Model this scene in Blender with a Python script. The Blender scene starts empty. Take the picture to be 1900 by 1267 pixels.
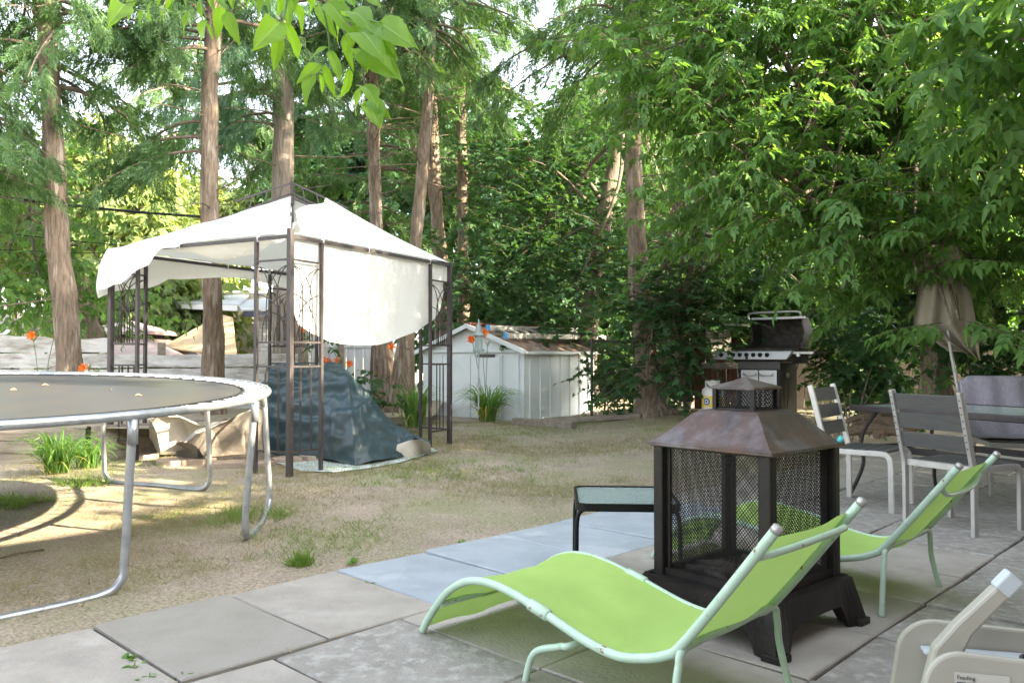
import bpy, math, random
import numpy as np
from mathutils import Vector, Matrix
R = math.radians
sc = bpy.context.scene
# ------------------------------------------------------------------ camera
H = 1.15; F = 1505.0; TH = math.atan((660-633.5)/F)
cam = bpy.data.objects.new('camera', bpy.data.cameras.new('camera')); sc.collection.objects.link(cam)
cam.location = (0, 0, H); cam.rotation_euler = (R(90)+TH, 0, 0)
cam.data.sensor_width = 36; cam.data.lens = 36*F/1900; cam.data.clip_start = .05; cam.data.clip_end = 2000
sc.camera = cam
# ------------------------------------------------------------------ sky, sun, exposure
SUN_EL = R(28); SUN_XY = Vector((.95, -.31)).normalized()
w = bpy.data.worlds.new("World"); sc.world = w; w.use_nodes = True
nt = w.node_tree; nt.nodes.clear()
sky = nt.nodes.new('ShaderNodeTexSky'); sky.sky_type = 'NISHITA'; sky.sun_disc = False
sky.sun_elevation = SUN_EL; sky.sun_rotation = math.atan2(SUN_XY.x, SUN_XY.y); sky.dust_density = 3.0; sky.air_density = 1.0; sky.ozone_density = .6
bg = nt.nodes.new('ShaderNodeBackground'); bg.inputs[1].default_value = .15
wo = nt.nodes.new('ShaderNodeOutputWorld'); hz = nt.nodes.new('ShaderNodeHueSaturation'); hz.inputs['Saturation'].default_value = .42; nt.links.new(sky.outputs[0], hz.inputs['Color']); nt.links.new(hz.outputs[0], bg.inputs[0]); nt.links.new(bg.outputs[0], wo.inputs[0])
sl = bpy.data.lights.new('sun', 'SUN'); sl.energy = 4.5; sl.angle = R(.6); sl.color = (1, .86, .62)
so = bpy.data.objects.new('sun', sl); sc.collection.objects.link(so); so.location = (10, -6, 14)
sd = Vector((SUN_XY.x*math.cos(SUN_EL), SUN_XY.y*math.cos(SUN_EL), math.sin(SUN_EL)))
so.rotation_euler = sd.to_track_quat('Z', 'Y').to_euler()
sc.view_settings.view_transform = 'Standard'; sc.view_settings.look = 'None'
sc.view_settings.gamma = 1; sc.view_settings.use_curve_mapping = False; sc.view_settings.exposure = 3.0
sc.render.engine = 'CYCLES'
cy = sc.cycles; cy.use_denoising = True; cy.max_bounces = 8; cy.diffuse_bounces = 4; cy.glossy_bounces = 3; cy.transmission_bounces = 6; cy.transparent_max_bounces = 12
cy.sample_clamp_indirect = 8
# ------------------------------------------------------------------ helpers
col = sc.collection
rnd = random.Random(7)
def ray(u, v):
    a, b = (u-950)/F, (633.5-v)/F
    return Vector((a, math.cos(TH)-b*math.sin(TH), math.sin(TH)+b*math.cos(TH)))
def P(u, v, Y):
    d = ray(u, v); return Vector((0, 0, H)) + d*(Y/d.y)
def G(u, v, z=0.0):
    d = ray(u, v); return Vector((0, 0, H)) + d*((z-H)/d.z)
def ss(a, b, x):
    t = min(1, max(0, (x-a)/(b-a))); return t*t*(3-2*t)
def gz(x, y):
    return .018*min(max(y-4.5, 0), 7) + .17*ss(.5, 2.6, x)*ss(7, 10, y)*(1 if y < 40 else 1)
def tag(o, label=None, cat=None, group=None, kind=None):
    for k, val in (('label', label), ('category', cat), ('group', group), ('kind', kind)):
        if val: o[k] = val
    return o
OFF = {}
def thing(name, label, cat, loc=(0, 0, 0), group=None):
    o = bpy.data.objects.new(name, None); col.objects.link(o); o.location = loc; o.empty_display_size = .1
    OFF[o.name] = Vector(loc); return tag(o, label, cat, group)
def link(me, name, m, parent=None):
    o = bpy.data.objects.new(name, me); col.objects.link(o)
    if m: me.materials.append(m)
    OFF[o.name] = OFF[parent.name] if parent else Vector((0, 0, 0))
    if parent: o.parent = parent
    return o
def kids(o): return [c for c in bpy.data.objects if c.parent == o]
def copy_tree(o, parent=None):
    c = o.copy(); col.objects.link(c)
    if parent: c.parent = parent
    for ch in kids(o): copy_tree(ch, c)
    return c
class MB:
    def __init__(s): s.v = []; s.f = []
    def add(s, vs, fs):
        n = len(s.v); s.v += [Vector(p) for p in vs]; s.f += [tuple(i+n for i in f) for f in fs]; return s
    def box(s, c, size, ax=None, rz=0):
        c = Vector(c); hx, hy, hz = [q/2 for q in size]
        if ax is None: ax = (Vector((math.cos(rz), math.sin(rz), 0)), Vector((-math.sin(rz), math.cos(rz), 0)), Vector((0, 0, 1)))
        vs = [c+ax[0]*(hx*i)+ax[1]*(hy*j)+ax[2]*(hz*k) for k in (-1, 1) for j in (-1, 1) for i in (-1, 1)]
        return s.add(vs, [(0, 2, 3, 1), (4, 5, 7, 6), (0, 1, 5, 4), (2, 6, 7, 3), (0, 4, 6, 2), (1, 3, 7, 5)])
    def bar(s, a, b, wd, ht=None, up=(0, 0, 1)):
        a, b = Vector(a), Vector(b); d = (b-a); L = d.length; d.normalize(); up = Vector(up)
        sd_ = d.cross(up)
        if sd_.length < 1e-4: sd_ = d.cross(Vector((1, 0, 0)))
        sd_.normalize(); u2 = sd_.cross(d)
        return s.box((a+b)/2, (L, wd, ht or wd), (d, sd_, u2))
    def tube(s, pts, r, n=8, closed=False, caps=True, twist=0):
        pts = [Vector(p) for p in pts]; m = len(pts)
        rs = r if isinstance(r, (list, tuple)) else [r]*m
        T = []
        for i in range(m):
            a = pts[i-1] if (i or closed) else pts[0]; b = pts[(i+1) % m] if (i < m-1 or closed) else pts[-1]
            t = (b-a); t = t.normalized() if t.length > 1e-9 else Vector((0, 0, 1)); T.append(t)
        nrm = T[0].orthogonal() if abs(T[0].z) < .9 else T[0].cross(Vector((0, 1, 0))).cross(T[0])
        if abs(T[0].z) < .9: nrm = Vector((0, 0, 1)) - T[0]*T[0].z
        nrm.normalize(); b0 = len(s.v)
        for i in range(m):
            nrm = (nrm - T[i]*nrm.dot(T[i])).normalized(); bi = T[i].cross(nrm)
            for k in range(n):
                a = 2*math.pi*k/n+twist; s.v.append(pts[i]+(nrm*math.cos(a)+bi*math.sin(a))*rs[i])
        for i in range(m if closed else m-1):
            for k in range(n):
                j = (i+1) % m; k2 = (k+1) % n
                s.f.append((b0+i*n+k, b0+i*n+k2, b0+j*n+k2, b0+j*n+k))
        if caps and not closed:
            s.f.append(tuple(b0+k for k in range(n))[::-1]); s.f.append(tuple(b0+(m-1)*n+k for k in range(n)))
        return s
    def lathe(s, prof, c, n=20, sx=1, sy=1, rz=0):
        c = Vector(c); b0 = len(s.v); m = len(prof)
        for r, z in prof:
            for k in range(n):
                a = 2*math.pi*k/n+rz; s.v.append(c+Vector((r*math.cos(a)*sx, r*math.sin(a)*sy, z)))
        for i in range(m-1):
            for k in range(n):
                k2 = (k+1) % n; s.f.append((b0+i*n+k, b0+i*n+k2, b0+(i+1)*n+k2, b0+(i+1)*n+k))
        s.f.append(tuple(b0+k for k in range(n))[::-1]); s.f.append(tuple(b0+(m-1)*n+k for k in range(n)))
        return s
    def grid(s, nu, nv, fn):
        b0 = len(s.v)
        for j in range(nv+1):
            for i in range(nu+1): s.v.append(Vector(fn(i/nu, j/nv)))
        for j in range(nv):
            for i in range(nu):
                a = b0+j*(nu+1)+i; s.f.append((a, a+1, a+nu+2, a+nu+1))
        return s
    def prism(s, poly, off):
        off = Vector(off); n = len(poly); b0 = len(s.v)
        s.v += [Vector(p) for p in poly]+[Vector(p)+off for p in poly]
        s.f.append(tuple(b0+i for i in range(n))[::-1]); s.f.append(tuple(b0+n+i for i in range(n)))
        for i in range(n): s.f.append((b0+i, b0+(i+1) % n, b0+n+(i+1) % n, b0+n+i))
        return s
    def build(s, name, m, parent=None, smooth=False, bevel=0, solid=0, sub=0):
        off = OFF[parent.name] if parent else Vector((0, 0, 0))
        me = bpy.data.meshes.new(name); me.from_pydata([tuple(p-off) for p in s.v], [], s.f); me.update()
        o = link(me, name, m, parent)
        if smooth:
            me.polygons.foreach_set('use_smooth', [True]*len(me.polygons))
        if solid:
            q = o.modifiers.new('solid', 'SOLIDIFY'); q.thickness = solid; q.offset = 0
        if bevel:
            q = o.modifiers.new('bevel', 'BEVEL'); q.width = bevel; q.segments = 2; q.limit_method = 'ANGLE'; q.angle_limit = R(35)
        if sub:
            q = o.modifiers.new('sub', 'SUBSURF'); q.levels = sub; q.render_levels = sub
        return o
def smooth_path(pts, n=8):
    pts = [Vector(p) for p in pts]; out = []
    for i in range(len(pts)-1):
        p0 = pts[max(i-1, 0)]; p1 = pts[i]; p2 = pts[i+1]; p3 = pts[min(i+2, len(pts)-1)]
        for k in range(n):
            t = k/n
            out.append(.5*((2*p1)+(p2-p0)*t+(2*p0-5*p1+4*p2-p3)*t*t+(3*p1-p0-3*p2+p3)*t**3))
    out.append(pts[-1]); return out
def lerp_tab(tab, t):
    for i in range(len(tab)-1):
        a, b = tab[i], tab[i+1]
        if t <= b[0]:
            k = (t-a[0])/(b[0]-a[0]) if b[0] > a[0] else 0
            if isinstance(a[1], tuple): return tuple(p+(q-p)*k for p, q in zip(a[1], b[1]))
            return a[1]+(b[1]-a[1])*k
    return tab[-1][1]
def npmesh(name, V, Fc, m, parent=None, smooth=False):
    me = bpy.data.meshes.new(name); V = np.asarray(V, np.float32); Fc = np.asarray(Fc, np.int32)
    if parent is not None: V = V-np.array(OFF[parent.name], np.float32)
    k = Fc.shape[1]
    me.vertices.add(len(V)); me.vertices.foreach_set('co', V.ravel())
    me.loops.add(Fc.size); me.loops.foreach_set('vertex_index', Fc.ravel())
    me.polygons.add(len(Fc)); me.polygons.foreach_set('loop_start', np.arange(0, Fc.size, k, dtype=np.int32))
    if smooth: me.polygons.foreach_set('use_smooth', np.ones(len(Fc), bool))
    me.update(calc_edges=True); me.validate()
    return link(me, name, m, parent)
# ------------------------------------------------------------------ materials
def mat(name, c1, c2=None, rough=.7, metal=0, scale=8, stretch=(1, 1, 1), bump=0, bscale=None, spec=.4, thr=(.35, .65), c3=None, s3=2, t3=(.55, .62), coat=0, detail=6):
    m = bpy.data.materials.new(name); m.use_nodes = True; n = m.node_tree.nodes; l = m.node_tree.links
    b = n['Principled BSDF']; b.inputs['Roughness'].default_value = rough; b.inputs['Metallic'].default_value = metal
    b.inputs['Specular IOR Level'].default_value = spec; b.inputs['Coat Weight'].default_value = coat
    b.inputs['Base Color'].default_value = (*c1, 1)
    tc = n.new('ShaderNodeTexCoord'); mp = n.new('ShaderNodeMapping'); mp.inputs['Scale'].default_value = stretch; l.new(tc.outputs['Object'], mp.inputs[0])
    m['mp'] = 1
    def nz(s, d=detail, rg=.6):
        q = n.new('ShaderNodeTexNoise'); q.inputs['Scale'].default_value = s; q.inputs['Detail'].default_value = d; q.inputs['Roughness'].default_value = rg; l.new(mp.outputs[0], q.inputs[0]); return q
    def ramp(src, lo, hi):
        q = n.new('ShaderNodeMapRange'); q.inputs[1].default_value = lo; q.inputs[2].default_value = hi; l.new(src, q.inputs[0]); return q.outputs[0]
    def mix(f, a, c):
        q = n.new('ShaderNodeMix'); q.data_type = 'RGBA'; l.new(f, q.inputs[0])
        for s_, i in ((a, 6), (c, 7)):
            if isinstance(s_, tuple): q.inputs[i].default_value = (*s_, 1)
            else: l.new(s_, q.inputs[i])
        return q.outputs[2]
    if c2:
        q = nz(scale); o = mix(ramp(q.outputs[0], *thr), c1, c2)
        if c3: o = mix(ramp(nz(s3).outputs[0], *t3), o, c3)
        l.new(o, b.inputs['Base Color'])
    if bump:
        q = nz(bscale or scale*2); bp = n.new('ShaderNodeBump'); bp.inputs['Strength'].default_value = bump; bp.inputs['Distance'].default_value = .02
        l.new(q.outputs[0], bp.inputs['Height']); l.new(bp.outputs[0], b.inputs['Normal'])
    return m
def leafmat(name, c1, c2, trans=.42, tcol=None, rough=.45):
    m = bpy.data.materials.new(name); m.use_nodes = True; n = m.node_tree.nodes; l = m.node_tree.links
    b = n['Principled BSDF']; b.inputs['Roughness'].default_value = rough; b.inputs['Specular IOR Level'].default_value = .3
    ge = n.new('ShaderNodeNewGeometry'); mx = n.new('ShaderNodeMix'); mx.data_type = 'RGBA'
    l.new(ge.outputs['Random Per Island'], mx.inputs[0]); mx.inputs[6].default_value = (*c1, 1); mx.inputs[7].default_value = (*c2, 1)
    l.new(mx.outputs[2], b.inputs['Base Color'])
    t = n.new('ShaderNodeBsdfTranslucent')
    mt = n.new('ShaderNodeMix'); mt.data_type = 'RGBA'; mt.blend_type = 'MULTIPLY'; mt.inputs[0].default_value = 1
    l.new(mx.outputs[2], mt.inputs[6]); mt.inputs[7].default_value = (*(tcol or (1.9, 1.75, .7)), 1)
    l.new(mt.outputs[2], t.inputs[0])
    ms = n.new('ShaderNodeMixShader'); ms.inputs[0].default_value = trans
    l.new(b.outputs[0], ms.inputs[1]); l.new(t.outputs[0], ms.inputs[2]); l.new(ms.outputs[0], n['Material Output'].inputs[0])
    return m
def clothmat(name, c, trans=.35, c2=None):
    m = mat(name, c, c2, rough=.85, scale=3, spec=.15); n = m.node_tree.nodes; l = m.node_tree.links
    t = n.new('ShaderNodeBsdfTranslucent'); t.inputs[0].default_value = (*c, 1)
    ms = n.new('ShaderNodeMixShader'); ms.inputs[0].default_value = trans
    l.new(n['Principled BSDF'].outputs[0], ms.inputs[1]); l.new(t.outputs[0], ms.inputs[2]); l.new(ms.outputs[0], n['Material Output'].inputs[0]); return m
M = dict(
 slab=mat('concrete_slab', (.385, .352, .31), (.30, .275, .24), .85, scale=4, bump=.35, bscale=60, c3=(.45, .43, .40), s3=3.1, t3=(.58, .75)),
 slabdark=mat('dark_concrete_slab', (.265, .245, .21), (.30, .28, .245), .85, scale=4, bump=.3, bscale=60),
 slabblue=mat('blue_painted_slab', (.36, .40, .44), (.29, .325, .36), .75, scale=3, bump=.2, bscale=50, c3=(.42, .45, .48), s3=1.2),
 slabold=mat('flaking_slab', (.31, .29, .26), (.235, .22, .195), .85, scale=5, bump=.5, bscale=40, stretch=(1, 1, 1), c3=(.42, .405, .375), s3=17, t3=(.48, .72)),
 joint=mat('joint_soil', (.045, .038, .03), (.08, .065, .045), .95, scale=20),
 timber=mat('weathered_timber', (.17, .14, .105), (.27, .235, .19), .9, scale=3, stretch=(1, 8, 8), bump=.5, bscale=10),
 white_wood=mat('whitewashed_wood', (.52, .52, .50), (.28, .25, .215), .9, scale=2.2, stretch=(.7, 5, 7), bump=.6, bscale=5, thr=(.42, .72), c3=(.60, .60, .59), s3=1.5, t3=(.45, .6)),
 white_board=mat('white_board', (.55, .57, .57), (.40, .41, .40), .85, scale=3, stretch=(5, 5, .7), bump=.3, thr=(.4, .8)),
 stonep=mat('tan_paver', (.36, .29, .23), (.27, .215, .17), .9, scale=12, bump=.4),
 bark=mat('cedar_bark', (.235, .175, .125), (.10, .076, .056), .95, scale=11, stretch=(3, 3, .45), bump=1.0, bscale=16, c3=(.30, .25, .20), s3=4),
 barkgrey=mat('grey_weathered_bark', (.28, .235, .195), (.14, .115, .09), .95, scale=10, stretch=(3.5, 3.5, .4), bump=1.0, bscale=14),
 barkdark=mat('dark_bark', (.10, .08, .06), (.17, .135, .10), .95, scale=9, stretch=(2, 2, .4), bump=.9),
 twig=mat('twig', (.19, .145, .105), (.11, .085, .065), .9, scale=12),
 iron=mat('black_iron', (.009, .008, .008), (.020, .015, .012), .5, 0, scale=9, bump=.15, bscale=60, spec=.28),
 rust=mat('rusty_hood', (.105, .064, .050), (.052, .043, .042), .42, .3, scale=6, bump=.15, bscale=40, c3=(.16, .145, .15), s3=4.5, t3=(.5, .68)),
 ash=mat('ash', (.05, .042, .037), (.13, .11, .095), .95, scale=40, bump=.8, bscale=60),
 mint=mat('mint_tube', (.44, .58, .46), (.38, .53, .40), .35, scale=20, spec=.5, c3=(.20, .09, .04), s3=22, t3=(.64, .69)),
 lime=clothmat('lime_sling', (.48, .69, .19), .3, (.41, .60, .165)),
 alu=mat('brushed_aluminium', (.50, .49, .46), (.42, .41, .39), .4, .55, scale=12),
 slat=mat('charcoal_slat', (.085, .083, .078), (.066, .065, .062), .6, scale=8, stretch=(1, 1, 12)),
 galv=mat('galvanised_tube', (.42, .44, .46), (.31, .33, .35), .40, .7, scale=14),
 spring=mat('spring_steel', (.60, .60, .61), None, .4, .5),
 tmat=mat('trampoline_mat', (.042, .045, .054), (.062, .056, .052), .36, scale=2, spec=.6),
 gpost=mat('brown_steel', (.062, .052, .050), (.045, .038, .038), .5, .2, scale=15),
 canopy=clothmat('cream_canopy', (.85, .845, .80), .35),
 tarp=mat('blue_green_tarp', (.016, .036, .040), (.027, .056, .070), .42, scale=2.2, bump=.25, bscale=14, c3=(.10, .10, .09), s3=9, t3=(.66, .9), spec=.5),
 tarpsheet=mat('pale_tarp', (.32, .42, .40), (.55, .58, .55), .6, scale=14, bump=.3),
 clothw=mat('dirty_white_cloth', (.58, .55, .48), (.46, .42, .35), .9, scale=4, bump=.4),
 clothb=mat('brownish_cloth', (.29, .26, .225), (.20, .175, .15), .9, scale=6, bump=.6),
 metalw=mat('white_shed_metal', (.62, .65, .645), (.53, .58, .575), .5, .02, scale=2.5, bump=.08, c3=(.25, .27, .22), s3=4, t3=(.72, .8)),
 roofrust=mat('rusty_roof', (.20, .105, .07), (.32, .27, .22), .8, scale=6, bump=.4, c3=(.13, .10, .075), s3=5, t3=(.5, .6)),
 ladder=mat('ladder_aluminium', (.45, .44, .40), (.33, .32, .29), .5, .4, scale=9),
 blue=mat('blue_plastic', (.03, .24, .55), None, .5),
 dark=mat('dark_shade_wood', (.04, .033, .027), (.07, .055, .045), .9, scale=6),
 redwood=mat('reddish_fence', (.12, .05, .038), (.08, .036, .03), .85, scale=4, stretch=(4, 4, .5)),
 lattice=mat('lattice_wood', (.30, .27, .20), (.22, .19, .14), .85, scale=9),
 wire=mat('dark_wire', (.07, .07, .07), None, .5, .6),
 steel=mat('stainless_steel', (.60, .60, .61), (.54, .54, .55), .34, .35, scale=20, stretch=(.3, 12, 12)),
 black=mat('black_paint', (.008, .008, .009), None, .4, spec=.25),
 grate=mat('charred_metal', (.022, .02, .018), (.06, .05, .042), .75, scale=14, bump=.3),
 cushion=mat('grey_cushion', (.29, .27, .23), (.24, .22, .19), .9, scale=60),
 tank=mat('tank_white', (.70, .69, .65), (.55, .52, .46), .45, scale=5),
 yellow=mat('yellow_label', (.75, .52, .03), None, .5), navy=mat('emblem_navy', (.04, .07, .12), None, .5), white=mat('white_print', (.75, .75, .72), None, .6),
 umb=clothmat('beige_cloth', (.40, .36, .28), .25, (.33, .29, .22)),
 towel=mat('mauve_towel', (.27, .245, .285), (.35, .325, .36), .95, scale=9, stretch=(10, 10, .8), bump=.5, bscale=80),
 pink=mat('pink_cushion', (.35, .10, .16), None, .9),
 plastic=mat('beige_plastic', (.40, .385, .32), (.36, .345, .285), .42, scale=4, spec=.5),
 plasticg=mat('pale_grey_plastic', (.50, .55, .57), None, .4),
 plasticd=mat('dark_grey_plastic', (.05, .05, .06), None, .45),
 sticker=mat('sticker', (.50, .49, .42), None, .6), ink=mat('ink', (.06, .06, .06), None, .7),
 log=mat('split_log', (.20, .145, .095), (.12, .085, .06), .95, scale=7, stretch=(1, 6, 6), bump=.7),
 brickw=mat('white_brick', (.62, .62, .61), None, .85), sidingw=mat('cream_wall', (.55, .50, .38), (.45, .41, .33), .85, scale=3),
 roofb=mat('brown_shingle', (.24, .185, .17), (.17, .135, .13), .9, scale=7, stretch=(1, 3, 3)), roofp=mat('pinkish_roof', (.44, .34, .32), (.36, .28, .27), .85, scale=5),
 fascia=mat('dark_fascia', (.06, .065, .10), None, .6), tan=mat('tan_awning', (.55, .41, .24), (.46, .34, .20), .8, scale=3),
 roofl=mat('pale_roof', (.50, .52, .52), (.40, .42, .42), .8, scale=6),
 cable=mat('black_cable', (.015, .015, .016), None, .6),
 leaf_ced=leafmat('cedar_foliage', (.058, .125, .050), (.115, .20, .075), .45, (1.6, 1.6, .7)),
 leaf_cedl=leafmat('pale_cedar_foliage', (.09, .18, .11), (.14, .25, .15), .38, (1.5, 1.6, .85)),
 leaf_box=leafmat('box_elder_leaves', (.068, .158, .043), (.122, .228, .062), .46),
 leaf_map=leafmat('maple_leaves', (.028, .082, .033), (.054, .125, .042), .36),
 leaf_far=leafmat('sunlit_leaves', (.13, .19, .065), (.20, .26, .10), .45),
 leaf_fg=leafmat('young_leaves', (.14, .30, .03), (.22, .39, .045), .6, (1.6, 1.5, .6)),
 lily=leafmat('daylily_blades', (.085, .20, .055), (.16, .28, .07), .38), lilyy=leafmat('yellowed_blades', (.42, .34, .08), (.3, .3, .08), .3),
 vein=leafmat('leaf_vein', (.26, .42, .10), (.30, .45, .12), .5, (1.4, 1.4, .8)),
 orange=leafmat('orange_petals', (.80, .16, .02), (.85, .24, .04), .35, (1.2, 1.0, .8)),
 grass=leafmat('dry_grass', (.32, .265, .15), (.20, .205, .085), .35, (1.2, 1.2, .8)), grassg=leafmat('green_grass', (.10, .20, .04), (.17, .25, .06), .4),
 litter=leafmat('leaf_litter', (.30, .19, .10), (.45, .36, .24), .1, (1, 1, 1)),
)
def weave(m, s=260, st=.25):
    n = m.node_tree.nodes; l = m.node_tree.links; b = n['Principled BSDF']; tc = n.new('ShaderNodeTexCoord'); q = n.new('ShaderNodeTexNoise'); q.inputs['Scale'].default_value = s; q.inputs['Detail'].default_value = 2
    q2 = n.new('ShaderNodeTexNoise'); q2.inputs['Scale'].default_value = 7; q2.inputs['Detail'].default_value = 6; mx = n.new('ShaderNodeMath'); mx.operation = 'MULTIPLY_ADD'; mx.inputs[1].default_value = 2.5
    for z_ in (q, q2): l.new(tc.outputs['Object'], z_.inputs[0])
    l.new(q2.outputs[0], mx.inputs[0]); l.new(q.outputs[0], mx.inputs[2]); bp = n.new('ShaderNodeBump'); bp.inputs['Strength'].default_value = st; bp.inputs['Distance'].default_value = .012; l.new(mx.outputs[0], bp.inputs['Height']); l.new(bp.outputs[0], b.inputs['Normal'])
weave(M['lime']); weave(M['canopy'], 30, .35)
def glassmat():
    m = bpy.data.materials.new('textured_glass'); m.use_nodes = True; b = m.node_tree.nodes['Principled BSDF']; n = m.node_tree.nodes; l = m.node_tree.links
    b.inputs['Base Color'].default_value = (.50, .60, .58, 1); b.inputs['Roughness'].default_value = .22; b.inputs['Transmission Weight'].default_value = .55; b.inputs['IOR'].default_value = 1.45
    q = n.new('ShaderNodeTexNoise'); q.inputs['Scale'].default_value = 60; bp = n.new('ShaderNodeBump'); bp.inputs['Strength'].default_value = .25; bp.inputs['Distance'].default_value = .005
    tc = n.new('ShaderNodeTexCoord'); l.new(tc.outputs['Object'], q.inputs[0]); l.new(q.outputs[0], bp.inputs['Height']); l.new(bp.outputs[0], b.inputs['Normal']); return m
M['glass'] = glassmat()
def brickify(m, c, mo, sx=1):
    n = m.node_tree.nodes; l = m.node_tree.links; b = n['Principled BSDF']
    tc = n.new('ShaderNodeTexCoord'); mp = n.new('ShaderNodeMapping'); mp.inputs['Rotation'].default_value = (R(90), 0, 0); l.new(tc.outputs['Object'], mp.inputs[0])
    br = n.new('ShaderNodeTexBrick'); br.inputs['Scale'].default_value = 3; br.inputs['Color1'].default_value = (*c, 1); br.inputs['Color2'].default_value = tuple(q*.85 for q in c)+(1,); br.inputs['Mortar'].default_value = (*mo, 1); br.inputs['Mortar Size'].default_value = .03
    l.new(mp.outputs[0], br.inputs[0]); l.new(br.outputs[0], b.inputs['Base Color'])
brickify(M['brickw'], (.62, .62, .61), (.36, .36, .36))
# ------------------------------------------------------------------ foliage generators
from mathutils import noise as mnoise
def unit(a): return a/np.maximum(np.linalg.norm(a, axis=-1, keepdims=True), 1e-9)
def scatter(tv, tf, pos, X, N, s):
    pos = np.asarray(pos, float); X = unit(np.asarray(X, float)); N = np.asarray(N, float)
    N = unit(N-X*np.sum(N*X, 1, keepdims=True)); Y = np.cross(N, X); s = np.asarray(s, float)[:, None, None]
    V = pos[:, None, :]+s*(tv[None, :, 0:1]*X[:, None, :]+tv[None, :, 1:2]*Y[:, None, :]+tv[None, :, 2:3]*N[:, None, :])
    Fc = tf[None]+(np.arange(len(pos))*len(tv))[:, None, None]
    return V.reshape(-1, 3), Fc.reshape(-1, tf.shape[1])
def t_cedar(seed):
    g = np.random.default_rng(seed); V = []; Fq = []
    def leaflet(b, ang, L, wd):
        d = np.array([math.cos(ang), math.sin(ang)]); q = np.array([-d[1], d[0]]); n = len(V)
        for p in (b, b+d*L*.45+q*wd, b+d*L, b+d*L*.5-q*wd): V.append([p[0], p[1], -.22*p[0]**2+g.normal(0, .015)])
        Fq.append([n, n+1, n+2, n+3])
    for t in np.linspace(.12, .9, 7):
        for sg in (-1, 1):
            L = .46*(1-.62*t)*g.uniform(.75, 1.15); a = sg*R(g.uniform(30, 48)); b = np.array([t, 0.])
            leaflet(b, a, L, .026)
            m = b+np.array([math.cos(a), math.sin(a)])*L*.45; leaflet(m, a+sg*R(-34), L*.5, .022)
    leaflet(np.array([0., 0.]), 0, .55, .014); leaflet(np.array([.5, 0.]), 0, .5, .024)
    return np.array(V), np.array(Fq)
def leaf_out(L, wd, x0=0, y0=0, ang=0, fold=.25, droop=.2):
    pts = [(0, 0), (.28, wd), (.62, wd*.72), (1, 0), (.62, -wd*.72), (.28, -wd)]; V = []
    for x, y in pts:
        z = abs(y)*fold-droop*x*x
        X = x*L; Y = y*L; c, s = math.cos(ang), math.sin(ang); V.append([x0+X*c-Y*s, y0+X*s+Y*c, z*L])
    return V
def t_compound(n=5):
    V = []; Fq = []
    spec = [(.0+.55, 0, 0, .62, .26)]+[(.42, 0, sg*R(48), .5, .26) for sg in (-1, 1)]
    if n == 5: spec += [(.14, 0, sg*R(58), .42, .27) for sg in (-1, 1)]
    for x0, y0, a, L, wd in spec:
        k = len(V); V += leaf_out(L, wd, x0, y0, a, .3, .3); Fq += [[k, k+3, k+2, k+1], [k, k+5, k+4, k+3]]
    V = np.array(V); V[:, 2] -= .25*V[:, 0]**2; return V, np.array(Fq)
def t_maple():
    out = []
    for a, r in ((-128, .42), (-100, .66), (-80, .40), (-52, .86), (-24, .46), (0, 1.02), (24, .46), (52, .86), (80, .40), (100, .66), (128, .42)):
        x, y = r*math.cos(R(a)), r*math.sin(R(a)); out.append([x+.15, y, -.16*(x*x+y*y)+.06*math.sin(a*7)])
    V = np.array([[0, 0, 0]]+out); return V, np.array([[0, i, i+1] for i in range(1, len(out))])
def t_simple(): 
    return np.array(leaf_out(1, .30)), np.array([[0, 3, 2, 1], [0, 5, 4, 3]])
TC = [t_cedar(1), t_cedar(2)]; TB5 = t_compound(5); TB3 = t_compound(3); TM = t_maple(); TS = t_simple()
def build_leaves(name, tmpl, pos, X, N, s, m, parent):
    V, Fq = scatter(tmpl[0], tmpl[1], pos, X, N, s); return npmesh(name, V, Fq, m, parent)
def trunk_mesh(name, pts, rad, m, parent, flare=None, n=14, seed=0):
    pth = smooth_path(pts, 10); k = len(pth)-1
    g = random.Random(seed); rr = []
    for i, p in enumerate(pth):
        t = i/k*(len(rad)-1); j = min(int(t), len(rad)-2); r = rad[j]+(rad[j+1]-rad[j])*(t-j); rr.append(r)
    mb = MB().tube(pth, rr, n)
    for v_i, v in enumerate(mb.v):
        i = min(v_i//n, k); c = pth[i]; d = v-c
        q = mnoise.noise((v*3.1)+Vector((seed, 0, 0)))*.16+mnoise.noise(Vector((v.x*16, v.y*16, v.z*2.0+seed)))*.13
        if flare and i < 8: q += flare*(1-i/8)**2*(.55+.45*math.cos((v_i % n)/n*2*math.pi*4+seed))
        mb.v[v_i] = c+d*(1+q)
    return mb.build(name, m, parent, smooth=True)
def branch_tubes(mb, paths, r0, r1=.004, n=5):
    for p in paths:
        k = len(p); mb.tube(p, [r0*(1-i/(k-1))+r1*i/(k-1) for i in range(k)], n, caps=False)
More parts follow.
